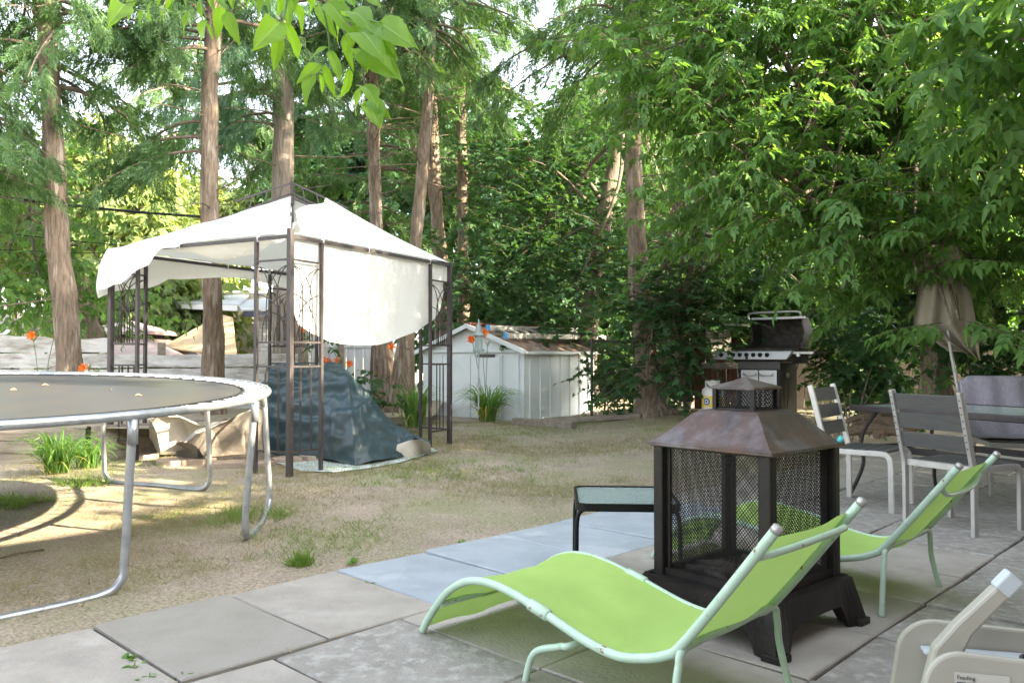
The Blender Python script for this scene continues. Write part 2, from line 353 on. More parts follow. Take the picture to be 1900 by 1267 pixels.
def cedar(label, pts, rad, z0, z1, L0, nb, seed, dens=34, flare=.9, m='bark', group='tall cedars along the back fence', dead=12, fol='leaf_ced', name='cedar_tree', azi=None, sprayscale=1, pale=0, crowns=None):
    g = np.random.default_rng(seed); r_ = random.Random(seed)
    base = Vector(pts[0]); t = thing(name, label, 'tree', (base.x, base.y, base.z), group)
    tr = trunk_mesh('trunk', pts, rad, M[m], t, flare, seed=seed)
    pth = smooth_path(pts, 12)
    def at(z):
        for a, b in zip(pth, pth[1:]):
            if a.z <= z <= b.z: return a+(b-a)*((z-a.z)/max(b.z-a.z, 1e-6))
        return pth[-1] if z > pth[-1].z else pth[0]
    lim = MB(); POS = []; XX = []; NN = []; SS = []
    specs = []
    for i in range(nb):
        z = z0+(z1-z0)*((i+r_.random())/nb); az = r_.uniform(*(azi or (0, 2*math.pi)))
        specs.append((z, az, L0*r_.uniform(.55, 1.15)*(1 if z < z1*.75 else .75), 1))
    for i in range(dead):
        specs.append((r_.uniform(max(1.6, z0-2.2), z0+.8), r_.uniform(0, 2*math.pi), r_.uniform(.3, 1.3), 0))
    for i in range(14): specs.append((r_.uniform(.9, z0), r_.uniform(0, 2*math.pi), r_.uniform(.12, .3), 0))
    for c in (crowns or []): specs.append((*c, 2))
    for z, az, L, live in specs:
        s = at(z); d = Vector((math.cos(az), math.sin(az), 0)); up = r_.uniform(-.05, .35) if live else r_.uniform(-.1, .25)
        dr = r_.uniform(.35, .75) if live else r_.uniform(-.1, .2)
        wob = Vector((r_.uniform(-1, 1), r_.uniform(-1, 1), 0))*.12*L
        K = 8; p = [s+d*L*q+Vector((0, 0, 1))*(up*L*q-dr*L*q*q)+wob*math.sin(q*4) for q in [i/(K-1) for i in range(K)]]
        branch_tubes(lim, [p], .010+.011*L if live else .006+.006*L)
        if not live:
            for q in range(r_.randint(1, 4)):
                j = r_.randint(2, K-2); e = p[j]+Vector((r_.uniform(-.3, .3), r_.uniform(-.3, .3), r_.uniform(-.25, .15)))*L*.7; lim.tube([p[j], (p[j]+e)/2+Vector((0, 0, .02)), e], [.006, .004, .002], 4, caps=False)
            continue
        n = int(dens*L*(1.0 if live == 1 else 1.5)); tt = g.uniform(.22, 1, n)**.8; P_ = np.array([list(q) for q in p]); idx = tt*(K-1); lo = np.minimum(idx.astype(int), K-2); fr = (idx-lo)[:, None]
        b = P_[lo]*(1-fr)+P_[lo+1]*fr; tan = unit(P_[lo+1]-P_[lo])
        side = np.cross(tan, [0, 0, 1]); sg = g.choice([-1, 1], n)[:, None]
        off = g.uniform(0, .42, n)[:, None]*sg*side*(.4+.4*L/2)*(1.15-tt[:, None]*.6)
        POS.append(b+off+g.normal(0, .04, (n, 3))-np.array([0, 0, 1])*np.abs(off).sum(1)[:, None]*.35)
        XX.append(tan*.7+side*sg*g.uniform(.2, .9, n)[:, None]+np.array([0, 0, -1])*g.uniform(.3, 1.1, n)[:, None]+g.normal(0, .2, (n, 3)))
        NN.append(np.array([0, 0, 1.])*g.uniform(.1, 1.2, n)[:, None]+g.normal(0, .7, (n, 3))); SS.append(g.uniform(.17, .36, n)*sprayscale)
    if POS:
        POS, XX, NN, SS = map(np.concatenate, (POS, XX, NN, SS)); h = len(POS)//2
        V1, F1 = scatter(*TC[0], POS[:h], XX[:h], NN[:h], SS[:h]); V2, F2 = scatter(*TC[1], POS[h:], XX[h:], NN[h:], SS[h:])
        V3 = np.array([tuple(q) for q in lim.v]); F3 = np.array(lim.f); nl_ = len(F1)+len(F2)
        cr_ = npmesh('crown', np.concatenate([V1, V2, V3]), np.concatenate([F1, F2+len(V1), F3+len(V1)+len(V2)]), M[fol], t)
        cr_.data.materials.append(M['twig']); mi_ = np.zeros(nl_+len(F3), np.int32); mi_[nl_:] = 1
        if len(cr_.data.polygons) == len(mi_): cr_.data.polygons.foreach_set('material_index', mi_)
        else: print('CROWN FACES CHANGED', len(cr_.data.polygons), len(mi_))
    return t
def shoots(blobs, g, L=(.5, 1.1), nl=9, ls=(.13, .2), droop=.35, outward=None, flat=.5):
    """leafy shoots through ellipsoid blobs: returns stems (paths) and leaf frames"""
    stems = []; POS = []; X = []; N = []; S = []
    for c, r, n, *sh in blobs:
        c = np.array(c); r = np.array(r)
        u = unit(g.normal(0, 1, (n, 3)))*(g.uniform(0, 1, n)**(1/2.2))[:, None]; o = c+u*r
        d = unit(u*np.array([1, 1, .5])+g.normal(0, .45, (n, 3))+np.array(outward if outward is not None else (0, 0, 0)))
        ll = g.uniform(L[0], L[1], n)
        for i in range(n):
            dr = g.uniform(.3, 1)*droop
            K = nl; t = np.linspace(.1, 1, K)[:, None]
            p = o[i]+d[i]*ll[i]*t+np.array([0, 0, -1])*dr*ll[i]*t*t
            tan = unit(d[i]+np.array([0, 0, -1])*2*dr*t)
            side = unit(np.cross(tan, [0, 0, 1.])+1e-6); sg = np.where(np.arange(K) % 2 == 0, 1, -1)[:, None]
            lx = unit(tan*.55+side*sg*1.0+np.array([0, 0, -.35])+g.normal(0, .25, (K, 3))); lx[-1] = tan[-1]
            POS.append(p); X.append(lx); N.append(np.array([0, 0, 1.])*flat*2+g.normal(0, .45, (K, 3))); S.append(g.uniform(ls[0], ls[1], K)*(1.05-.35*t[:, 0]**2))
            stems.append([o[i], p[K//2], p[-1]])
    return stems, np.concatenate(POS), np.concatenate(X), np.concatenate(N), np.concatenate(S)
def stems_mesh(stems, r, m, parent, name='shoots', keep=1.0):
    A = np.array(stems)  # n,3,3
    if keep < 1: A = A[:int(len(A)*keep)]
    n = len(A); V = []; Fq = []
    tan = unit(A[:, 2]-A[:, 0]); e1 = unit(np.cross(tan, [.3, .2, 1.])); e2 = np.cross(tan, e1)
    for lv, sc_ in ((0, 1.), (1, .8), (2, .3)):
        for k in range(3):
            a = 2*math.pi*k/3; V.append(A[:, lv]+(e1*math.cos(a)+e2*math.sin(a))*r*sc_)
    V = np.stack(V, 1); T = []
    for lv in (0, 1):
        for k in range(3): T.append([lv*3+k, lv*3+(k+1) % 3, lv*3+3+(k+1) % 3, lv*3+3+k])
    T = np.array(T); Fq = T[None]+(np.arange(n)*9)[:, None, None]
    return npmesh(name, V.reshape(-1, 3), Fq.reshape(-1, 4), m, parent)
def broadleaf(name, label, pts, rad, blobs, seed, m='bark', fol='leaf_box', tmpl=TB5, group=None, limbs=6, sh={}, flare=.6, stem_keep=1.0, extra=None):
    g = np.random.default_rng(seed); r_ = random.Random(seed); base = Vector(pts[0]); t = thing(name, label, 'tree', tuple(base), group)
    trunk_mesh('trunk', pts, rad, M[m], t, flare, seed=seed)
    pth = smooth_path(pts, 8); lim = MB()
    for bl in blobs:
        c = Vector(bl[0]); r = bl[1]
        for k in range(max(1, limbs)):
            z = r_.uniform(.35, .95); s = pth[int(z*(len(pth)-1))]
            e = c+Vector((r_.uniform(-1, 1)*r[0], r_.uniform(-1, 1)*r[1], r_.uniform(-.6, .7)*r[2]))*.75; mid = (s+e)/2+Vector((r_.uniform(-.3, .3), r_.uniform(-.3, .3), r_.uniform(0, .5)))
            p = smooth_path([s, mid, e], 5); kk = len(p); r0 = .012+.012*(e-s).length; lim.tube(p, [r0*(1-i/kk)+.004 for i in range(kk)], 6, caps=False)
            for q in range(3):
                j = r_.randint(3, kk-1); e2 = p[j]+Vector((r_.uniform(-1, 1), r_.uniform(-1, 1), r_.uniform(-.4, .6))).normalized()*r_.uniform(.4, 1.1); lim.tube([p[j], (p[j]+e2)/2+Vector((0, 0, .05)), e2], [.009, .006, .003], 4, caps=False)
    lim.build('limbs', M[m], t, smooth=True)
    st, Po, X, N, S = shoots(blobs, g, **sh)
    build_leaves('crown', tmpl, Po, X, N, S, M[fol], t)
    stems_mesh(st, .005, M['twig'], t, keep=stem_keep)
    return t
# ------------------------------------------------------------------ setting: ground and patio
O = G(622, 1058.5); O.z = 0
AN = math.atan((2412-950)/F); D1 = Vector((math.sin(AN), math.cos(AN), 0)); DB = Vector((math.cos(AN), -math.sin(AN), 0))
def ab(x, y): 
    d = Vector((x, y, 0))-O; return d.dot(D1), d.dot(DB)
def pt(a, b, z=0): return O+D1*a+DB*b+Vector((0, 0, z))
AEND = 8.2
def gh(x, y):
    a, b = ab(x, y); out = max(-b, a-AEND, 0); k = ss(0, 1.6, out)
    n = (mnoise.noise(Vector((x*.9, y*.9, 0)))*.022+mnoise.noise(Vector((x*3, y*3, 4)))*.008)*ss(.02, .5, out) if out > 0 else 0
    return gz(x, y)*k+n-.028*(1-ss(0, .18, out))-.006
def axis(a, b, n, far): return [-q for q in far[::-1]]+list(np.linspace(a, b, n))+far
xs = [-300, -120, -60, -30, -18]+list(np.linspace(-12, 9, 190))+[12, 18, 30, 60, 120, 300]
ys = [-120, -50, -20, -8]+list(np.linspace(-2, 18, 180))+[20, 24, 30, 40, 60, 100, 200, 400]
gv = []; gf = []
for y in ys:
    for x in xs: gv.append((x, y, gh(x, y)))
nx = len(xs)
for j in range(len(ys)-1):
    for i in range(nx-1): a = j*nx+i; gf.append((a, a+1, a+nx+1, a+nx))
GM = mat('dirt_lawn', (.385, .315, .245), (.305, .25, .195), .95, scale=2.4, bump=.9, bscale=45, c3=(.275, .262, .155), s3=1.1, t3=(.43, .62))
def ground_extra(m):
    n = m.node_tree.nodes; l = m.node_tree.links; b = n['Principled BSDF']; src = b.inputs['Base Color'].links[0].from_socket
    tc = n.new('ShaderNodeTexCoord'); q = n.new('ShaderNodeTexNoise'); q.inputs['Scale'].default_value = 70; q.inputs['Detail'].default_value = 5; l.new(tc.outputs['Object'], q.inputs[0])
    mr = n.new('ShaderNodeMapRange'); mr.inputs[1].default_value = .3; mr.inputs[2].default_value = .7; mr.inputs[3].default_value = .6; mr.inputs[4].default_value = 1.35; l.new(q.outputs[0], mr.inputs[0])
    mu = n.new('ShaderNodeMix'); mu.data_type = 'RGBA'; mu.blend_type = 'MULTIPLY'; mu.inputs[0].default_value = 1; l.new(src, mu.inputs[6]); l.new(mr.outputs[0], mu.inputs[7]); l.new(mu.outputs[2], b.inputs['Base Color'])
ground_extra(GM)
npmesh('ground', gv, gf, GM, smooth=True)['kind'] = 'structure'
PM = [M['slab'], M['slabdark'], M['slabblue'], M['slabold'], M['joint']]
pm = MB(); pidx = []
rows = [0, .88, 1.70, 2.455, 3.27, 4.08, 4.9]
rp = random.Random(3)
for j in range(len(rows)-1):
    off = 0 if j == 0 else -.25
    for i in range(-9, 14):
        a0 = off+i*.61; a1 = a0+.61
        if a1 > AEND+.3 or a0 < -5.5: continue
        b0, b1 = rows[j], rows[j+1]; gp = .0065; tl = [rp.uniform(-.008, .008) for _ in range(4)]
        mi = 2 if (j == 0 and i >= 0 and i < 5) else (1 if (j == 0 and i in (-2,)) else (3 if (j >= 3 or (j == 1 and i in (-1,)) or (j in (1, 2) and i > 4)) else 0))
        if j == 2 and i in (-1, 2): mi = 1
        c = [(a0+gp, b0+gp), (a1-gp, b0+gp), (a1-gp, b1-gp), (a0+gp, b1-gp)]
        ins = .006
        ci = [(a0+gp+ins, b0+gp+ins), (a1-gp-ins, b0+gp+ins), (a1-gp-ins, b1-gp-ins), (a0+gp+ins, b1-gp-ins)]
        vs = [pt(x, y, -.06) for x, y in c]+[pt(x, y, -.006+t) for (x, y), t in zip(c, tl)]+[pt(x, y, t) for (x, y), t in zip(ci, tl)]
        pm.add(vs, [(0, 4, 5, 1)[::-1], (1, 5, 6, 2)[::-1], (2, 6, 7, 3)[::-1], (3, 7, 4, 0)[::-1], (4, 8, 9, 5)[::-1], (5, 9, 10, 6)[::-1], (6, 10, 11, 7)[::-1], (7, 11, 8, 4)[::-1], (8, 11, 10, 9)]); pidx += [mi]*9
po = pm.build('patio', None)
for q in PM: po.data.materials.append(q)
po.data.polygons.foreach_set('material_index', pidx); po['kind'] = 'structure'
js = MB().add([pt(-5.6, .01, -.018), pt(AEND+.25, .01, -.018), pt(AEND+.25, 4.9, -.018), pt(-5.6, 4.9, -.018)], [(0, 1, 2, 3)]).build('patio_joint_soil', M['joint']); js['kind'] = 'structure'
# unseen house behind the photographer, added for its shadow over the patio
hs = thing('house', 'one storey brick house added out of view behind the patio to shade it', 'house', tuple(pt(0, 4.95)))
HM = mat('red_brick', (.28, .14, .10), None, .85); brickify(HM, (.28, .14, .10), (.4, .38, .35))
mb = MB().box(pt(0, 9.0, 1.9), (16, 8.1, 3.9), (D1, DB, Vector((0, 0, 1)))); mb.build('wall', HM, hs)
e = [pt(-8.4, 4.5, 3.75), pt(8.4, 4.5, 3.75), pt(8.4, 9, 5.6), pt(-8.4, 9, 5.6), pt(-8.4, 13.5, 3.75), pt(8.4, 13.5, 3.75)]
MB().add(e, [(0, 1, 2, 3), (3, 2, 5, 4)]).build('roof', M['roofb'], hs, solid=.12)
for a in (-5, 4):
    fr = MB().box(pt(a, 4.94, 1.5), (1.5, .06, 1.3), (D1, DB, Vector((0, 0, 1)))).build('window', M['white'], hs)
    MB().box(pt(a, 4.90, 1.5), (1.3, .02, 1.1), (D1, DB, Vector((0, 0, 1)))).build('pane', M['fascia'], fr)
# ------------------------------------------------------------------ outdoor fireplace
Z = Vector((0, 0, 1))
def fireplace():
    c = Vector((1.022, 3.55, 0)); t = thing('outdoor_fireplace', 'black iron outdoor fireplace with mesh sides and rusty hipped hood', 'fireplace', tuple(c))
    a0 = R(-3)
    def cor(r, k, z): a = R(-90+90*k)+a0; return c+Vector((r*math.cos(a), r*math.sin(a), z))
    # base tray with arched skirt and flared legs
    mb = MB(); rt, rb = .442, .452
    for k in range(4):
        A, B = cor(rt, k, .195), cor(rt, k+1, .195); n = 24
        out = ((A+B)/2-c); out.z = 0; out.normalize()
        top = [A.lerp(B, i/n) for i in range(n+1)]
        bot = []
        for i in range(n+1):
            q = i/n; e = min(q, 1-q); 
            zb = 0 if e < .15 else (.1*math.sqrt(max(0, 1-((.23-min(e, .23))/.08)**2)))
            fl = .035*(1-ss(0, .16, e)) + .006
            p = cor(rb, k, zb).lerp(cor(rb, k+1, zb), q)+out*fl*(1 if zb < .05 else .6); p += (A-B).normalized()*((.5-q)*2*fl*.9 if e < .16 else 0); bot.append(p)
        mid = [p.lerp(q, .55) for p, q in zip(top, bot)]
        vs = top+mid+bot; m = n+1
        mb.add(vs, [(r*m+i, r*m+i+1, (r+1)*m+i+1, (r+1)*m+i) for r in (0, 1) for i in range(n)])
    mb.build('base', M['iron'], t, solid=.02)
    fr = MB()
    for k in range(4): fr.bar(cor(.425, k, .19), cor(.425, k+1, .19), .045, .025); fr.bar(cor(.36, k, .216), cor(.36, k+1, .216), .03, .03)
    fr.add([cor(.44, k, .165) for k in range(4)], [(0, 1, 2, 3)]).build('tray_rim', M['iron'], t)
    for k in range(4):
        MB().box(cor(.468, k, .012), (.085, .085, .03), rz=a0+R(45)).build('foot', M['iron'], t, bevel=.006)
    for k in range(4):
        mb = MB(); p = cor(.368, k, 0)
        mb.bar(p+Z*.195, p+Z*.775, .05, .05, up=(math.cos(a0+R(45)), math.sin(a0+R(45)), 0)); mb.build('post', M['iron'], t, bevel=.008)
    def screen(A, B, z0, z1, pitch, wr, name, dep):
        mb = MB(); L = (B-A).length; d = (B-A)/L; Ht = z1-z0
        nrm = d.cross(Z)
        for s in (1, -1):
            k = -Ht
            while k < L:
                # line x = k + s' z
                x0, x1 = (k, k+Ht*.85)
                za, zb = 0, Ht
                if x0 < 0: za = -x0/.85; x0 = 0
                if x1 > L: zb = Ht-(x1-L)/.85; x1 = L
                if zb > za+.005 and x1 > x0:
                    p = A+d*(x0 if s == 1 else L-x0)+Z*(z0+za); q = A+d*(x1 if s == 1 else L-x1)+Z*(z0+zb)
                    mb.bar(p+nrm*s*wr*.3, q+nrm*s*wr*.3, wr, wr)
                k += pitch
        f = mb.build(name, M['iron'], t)
        rim = MB()
        for p, q in ((A+Z*z0, B+Z*z0), (A+Z*z1, B+Z*z1), (A+Z*z0, A+Z*z1), (B+Z*z0, B+Z*z1)): rim.bar(p, q, .014, .014, up=nrm)
        rim.build('screen_rim', M['iron'], f); return f
    for k in range(4):
        A, B = cor(.355, k, 0), cor(.355, k+1, 0); d = (B-A).normalized(); screen(A+d*.03, B-d*.03, .225, .755, .0150, .0019, 'mesh_screen', 0)
    # hood
    mb = MB(); lev = [(.418, .762), (.42, .772), (.385, .785), (.335, .818), (.27, .866), (.225, .898), (.19, .912), (.135, .916)]; n = 10
    ring = []
    for r, z in lev:
        rg = []
        for k in range(4):
            for i in range(n):
                p = cor(r, k, z).lerp(cor(r, k+1, z), i/n); q = abs(i/n-.5)*2
                if .2 < r < .41: p.z -= .010*(1-q**2)*math.sin((r-.19)/.22*math.pi)
                rg.append(p)
        ring.append(rg)
    m = 4*n
    mb.add([p for rg in ring for p in rg], [(j*m+i, j*m+(i+1) % m, (j+1)*m+(i+1) % m, (j+1)*m+i) for j in range(len(lev)-1) for i in range(m)])
    hood = mb.build('hood', M['rust'], t, solid=.006)
    rim = MB(); rim.tube([cor(.416, k, .766) for k in range(4)], .009, 6, closed=True).build('hood_rim', M['rust'], hood)
    # chimney
    ch = MB()
    for k in range(4): ch.bar(cor(.135, k, .905), cor(.135, k+1, .905), .02, .022); ch.bar(cor(.132, k, .91), cor(.132, k, 1.012), .018, .018, up=(.7, .7, 0))
    chim = ch.build('chimney', M['iron'], t)
    for k in range(4): 
        A, B = cor(.125, k, 0), cor(.125, k+1, 0); s = screen(A, B, .918, 1.008, .0155, .0024, 'vent_screen', 0); s.parent = chim
    cp = MB(); q = [(.155, 1.006), (.156, 1.016), (.06, 1.040), (.004, 1.058)]
    cp.add([cor(r, k, z) for r, z in q for k in range(4)], [(j*4+i, j*4+(i+1) % 4, j*4+4+(i+1) % 4, j*4+4+i) for j in range(3) for i in range(4)]+[(3, 2, 1, 0)]); cp.build('chimney_cap', M['rust'], t)
    # ash bed and burnt remains
    ash = MB().grid(24, 24, lambda u, v: cor(.40, 0, 0).lerp(cor(.40, 1, 0), u)+(cor(.40, 3, 0)-cor(.40, 0, 0))*v+Z*(.188+.02*mnoise.noise(Vector((u*9, v*9, 1))))); ash.build('ash_bed', M['ash'], t, smooth=True)
    g = random.Random(5)
    for i in range(5):
        a = g.uniform(0, 3.1); p = c+Vector((g.uniform(-.17, .17), g.uniform(-.17, .17), .215)); d = Vector((math.cos(a), math.sin(a), g.uniform(-.1, .15)))*g.uniform(.06, .13)
        o = MB().tube([p-d, p-d*.3+Vector((.01, 0, .008)), p+d], [.014, .02, .012], 7).build('charred_stick', M['ash'], smooth=True)
        tag(o, 'charred stick lying in the ash inside the black fireplace', 'firewood', 'burnt sticks in the fireplace')
    b = MB().tube([cor(.39, 1, .782)+Vector((.0, -.02, -.002)), cor(.40, 1, .79)+Vector((.012, .012, .003))], .012, 8).build('lighter', mat('turquoise_plastic', (.10, .55, .60), None, .3), smooth=True)
    tag(b, 'small turquoise lighter resting on the right corner of the rusty hood', 'lighter')
fireplace()
# ------------------------------------------------------------------ sun loungers
def lounger(label, F0, dip=True, first=None):
    A = Vector((.665, -.747, 0)).normalized(); W = Vector((.70, .714, 0)).normalized()*.575
    t = thing('sun_lounger', label, 'sun lounger', tuple(F0), 'lime green sling loungers')
    prof = [(0, .012), (.05, .085), (.166, .205), (.29, .275), (.4186, .298), (.55, .29), (.70, .262), (.907, .214), (1.03, .200), (1.116, .209), (1.242, .250), (1.33, .325), (1.62, .69)]
    pp = smooth_path([F0+A*s+Z*z for s, z in prof], 7)
    for k in range(2):
        o = MB().tube([p+W*k for p in pp], .0155, 10).build('side_rail', M['mint'], t, smooth=True)
        e = pp[-1]+W*k; MB().lathe([(.0165, 0), (.0175, .01), (.013, .022), (.002, .026)], (0, 0, 0), 10)
        d = (pp[-1]-pp[-2]).normalized(); MB().tube([e-d*.012, e+d*.004, e+d*.008], [.0162, .0162, .011], 10).build('end_cap', M['alu'], o, smooth=True)
    npp = len(pp)-1
    def sl(u, v):
        x = (.015+.97*v)*npp; i = min(int(x), npp-1); p = pp[i].lerp(pp[i+1], x-i); tn = (pp[i+1]-pp[i]).normalized(); nn = W.cross(tn).normalized()
        nn = nn if nn.z > 0 else -nn
        sag = .022*math.sin(math.pi*u)*(1 if .1 < v < .98 else .3); w_ = .030*mnoise.noise(Vector((u*3, v*8, F0.x)))+.014*math.sin(v*90+4*mnoise.noise(Vector((u*4, v*5, 1))))*abs(2*u-1)**3
        return p+W*(.01+.98*u)+nn*(.010-sag+w_*.55*math.sin(math.pi*u))
    MB().grid(14, 110, sl).build('sling', M['lime'], t, smooth=True)
    for k in range(2):   # hem pockets over the rails
        MB().tube([p+W*k for p in pp[3:-4]], .0185, 10).build('sling_hem', M['mint'] if False else M['lime'], t, smooth=True) if False else None
    def at(s):
        for q in range(len(prof)-1):
            if prof[q][0] <= s <= prof[q+1][0]:
                k = (s-prof[q][0])/(prof[q+1][0]-prof[q][0]); return F0+A*s+Z*(prof[q][1]+(prof[q+1][1]-prof[q][1])*k)
    r = .0125
    # front legs: bent tube crossing under the seat
    a, b = at(.86)-Z*.045, at(.86)-Z*.045+W; fa = F0+A*.645; fb = fa+W
    MB().tube(smooth_path([fa+Z*.0-W*.03, (fa+Z*.11-W*.02+A*.04), a-A*.06-Z*.02, a+W*.06, b-W*.06, b-A*.06-Z*.02, fb+Z*.11+A*.04+W*.02, fb+W*.03], 8), r, 8).build('front_legs', M['mint'], t, smooth=True)
    a, b = at(1.31)-Z*.02, at(1.31)-Z*.02+W; o_ = W.normalized()*.035
    fa = a-o_*1.6; fa.z = 0; fb = b+o_*1.6+A*.03; fb.z = 0
    MB().tube(smooth_path([fa, a-o_*1.1-Z*.14, a-o_*.6-Z*.05, a+o_*.6, (a+b)/2, b-o_*.6, b+o_*.6-Z*.05, b+o_*1.1-Z*.14, fb], 8), r, 8).build('rear_legs', M['mint'], t, smooth=True)
    h0, h1 = at(1.545), at(1.545)+W; bd = (at(1.6)-at(1.5)).normalized(); nb_ = W.cross(bd).normalized(); nb_ = nb_ if nb_.z < 0 else -nb_; dn = bd*(.055 if dip else -.045)+nb_*.035
    MB().tube(smooth_path([h0, h0+dn*.75+W*.12, h0+dn+W*.35, h1+dn-W*.35, h1+dn*.75-W*.12, h1], 8), .011, 8).build('head_brace', M['mint'], t, smooth=True)
    f0 = at(.12)-Z*.01; MB().tube([f0, f0+W], .0125, 8).build('foot_bar', M['mint'], t, smooth=True)
    for k in range(2):
        j = at(.70)+W*k; d = (at(.76)-at(.64)).normalized()
        o = MB().tube([j-d*.05, j-d*.045, j+d*.045, j+d*.05], [.017, .0215, .0215, .017], 10).build('hinge_sleeve', M['mint'], t, smooth=True)
        for s in (-.03, .03): MB().tube([j+d*s-W.normalized()*.024, j+d*s+W.normalized()*.024], .006, 6).build('rivet', M['alu'], o, smooth=True)
    return t
lounger('lime sling lounger in the foreground, in front of the black fireplace', Vector((-.37, 3.38, 0)))
lounger('lime sling lounger partly hidden behind the black fireplace', Vector((.80, 4.62, 0)), False)
# ------------------------------------------------------------------ side table
def side_table():
    c = Vector((.57, 4.13, 0)); ax = Vector((1, -.06, 0)).normalized(); ay = Vector((.06, 1, 0)).normalized(); z = .435
    t = thing('side_table', 'small black side table with textured glass top beside the fireplace', 'table', tuple(c))
    hw, hd, rr = .245, .27, .05; pl = []
    for sx, sy, a0 in ((1, 1, 0), (-1, 1, 90), (-1, -1, 180), (1, -1, 270)):
        for i in range(6): a = R(a0+i*18); pl.append(c+ax*(sx*(hw-rr)+rr*math.cos(a))+ay*(sy*(hd-rr)+rr*math.sin(a))+Z*z)
    MB().prism([p.lerp(c+Z*z, .02) for p in pl], (0, 0, .006)).build('table_top', M['glass'], t)
    mb = MB(); n = len(pl); vs = []
    for p in pl:
        d = (p-c); d.z = 0; d.normalize(); vs += [p+d*.008+Z*.012, p+d*.008-Z*.024, p-d*.012-Z*.024, p-d*.012+Z*.012]
    mb.add(vs, [(i*4+k, i*4+(k+1) % 4, ((i+1) % n)*4+(k+1) % 4, ((i+1) % n)*4+k) for i in range(n) for k in range(4)]).build('rim', M['black'], t)
    for sx in (-1, 1):
        for sy in (-1, 1):
            p = c+ax*sx*(hw-.01)+ay*sy*(hd-.04); 
            MB().tube(smooth_path([p-ax*sx*.03+Z*(z-.02), p+Z*(z-.06)+ax*sx*.006, p+Z*.2+ax*sx*.012, p+ax*sx*.014], 6), .011, 8).build('leg', M['black'], t, smooth=True)
side_table()
# ------------------------------------------------------------------ dining set
E1 = Vector((.43, -.9, 0)).normalized(); E2 = Vector((.9, .43, 0)).normalized()
TA = Vector((2.80, 6.70, 0))
def dining():
    c = TA+E1*.8+E2*.5; z = .735; t = thing('dining_table', 'long glass topped dining table on curved brown metal legs', 'table', tuple(c))
    q = lambda a, b, zz: TA+E1*a+E2*b+Z*zz
    L, D = 1.62, .98
    MB().add([q(.02, .02, z), q(L-.02, .02, z), q(L-.02, D-.02, z), q(.02, D-.02, z), q(.02, .02, z+.006), q(L-.02, .02, z+.006), q(L-.02, D-.02, z+.006), q(.02, D-.02, z+.006)], [(0, 1, 2, 3), (7, 6, 5, 4), (0, 4, 5, 1), (1, 5, 6, 2), (2, 6, 7, 3), (3, 7, 4, 0)]).build('table_top', M['glass'], t)
    mb = MB()
    for a, b in (((0, .0), (L, 0)), ((L, 0), (L, D)), ((L, D), (0, D)), ((0, D), (0, 0))): mb.bar(q(*a, z-.012), q(*b, z-.012), .03, .05)
    mb.build('rim', M['gpost'], t, bevel=.008)
    for a, b, s, u in ((.06, .06, -1, -1), (L-.06, .06, 1, -1), (.06, D-.06, -1, 1), (L-.06, D-.06, 1, 1)):
        pth = [q(a+s*-.10, b-u*.06, z-.03), q(a-s*.02, b-u*.02, z-.16), q(a+s*.02-s*.0, b-u*.005, .45), q(a-s*.005, b+u*.0, .28), q(a+s*.03, b+u*.04, .12), q(a+s*.06, b+u*.10, 0)]
        MB().tube(smooth_path(pth, 7), .016, 8).build('leg', M['gpost'], t, smooth=True)
    mb = MB(); mb.bar(q(.10, .2, .40), q(L-.1, .2, .40), .03, .05); mb.bar(q(.10, D-.2, .40), q(L-.1, D-.2, .40), .03, .05); mb.bar(q(.1, .08, .40), q(.1, D-.08, .40), .03, .045); mb.bar(q(L-.1, .08, .40), q(L-.1, D-.08, .40), .03, .045)
    mb.build('stretcher', M['gpost'], t)
    p = q(.62, .30, z+.006)
    s = MB().lathe([(.055, 0), (.075, .004), (.082, .05), (.074, .05), (.066, .012), (.002, .010)], p, 18).build('ashtray', M['black'], smooth=False); tag(s, 'round black ashtray on the dining table', 'ashtray')
dining()
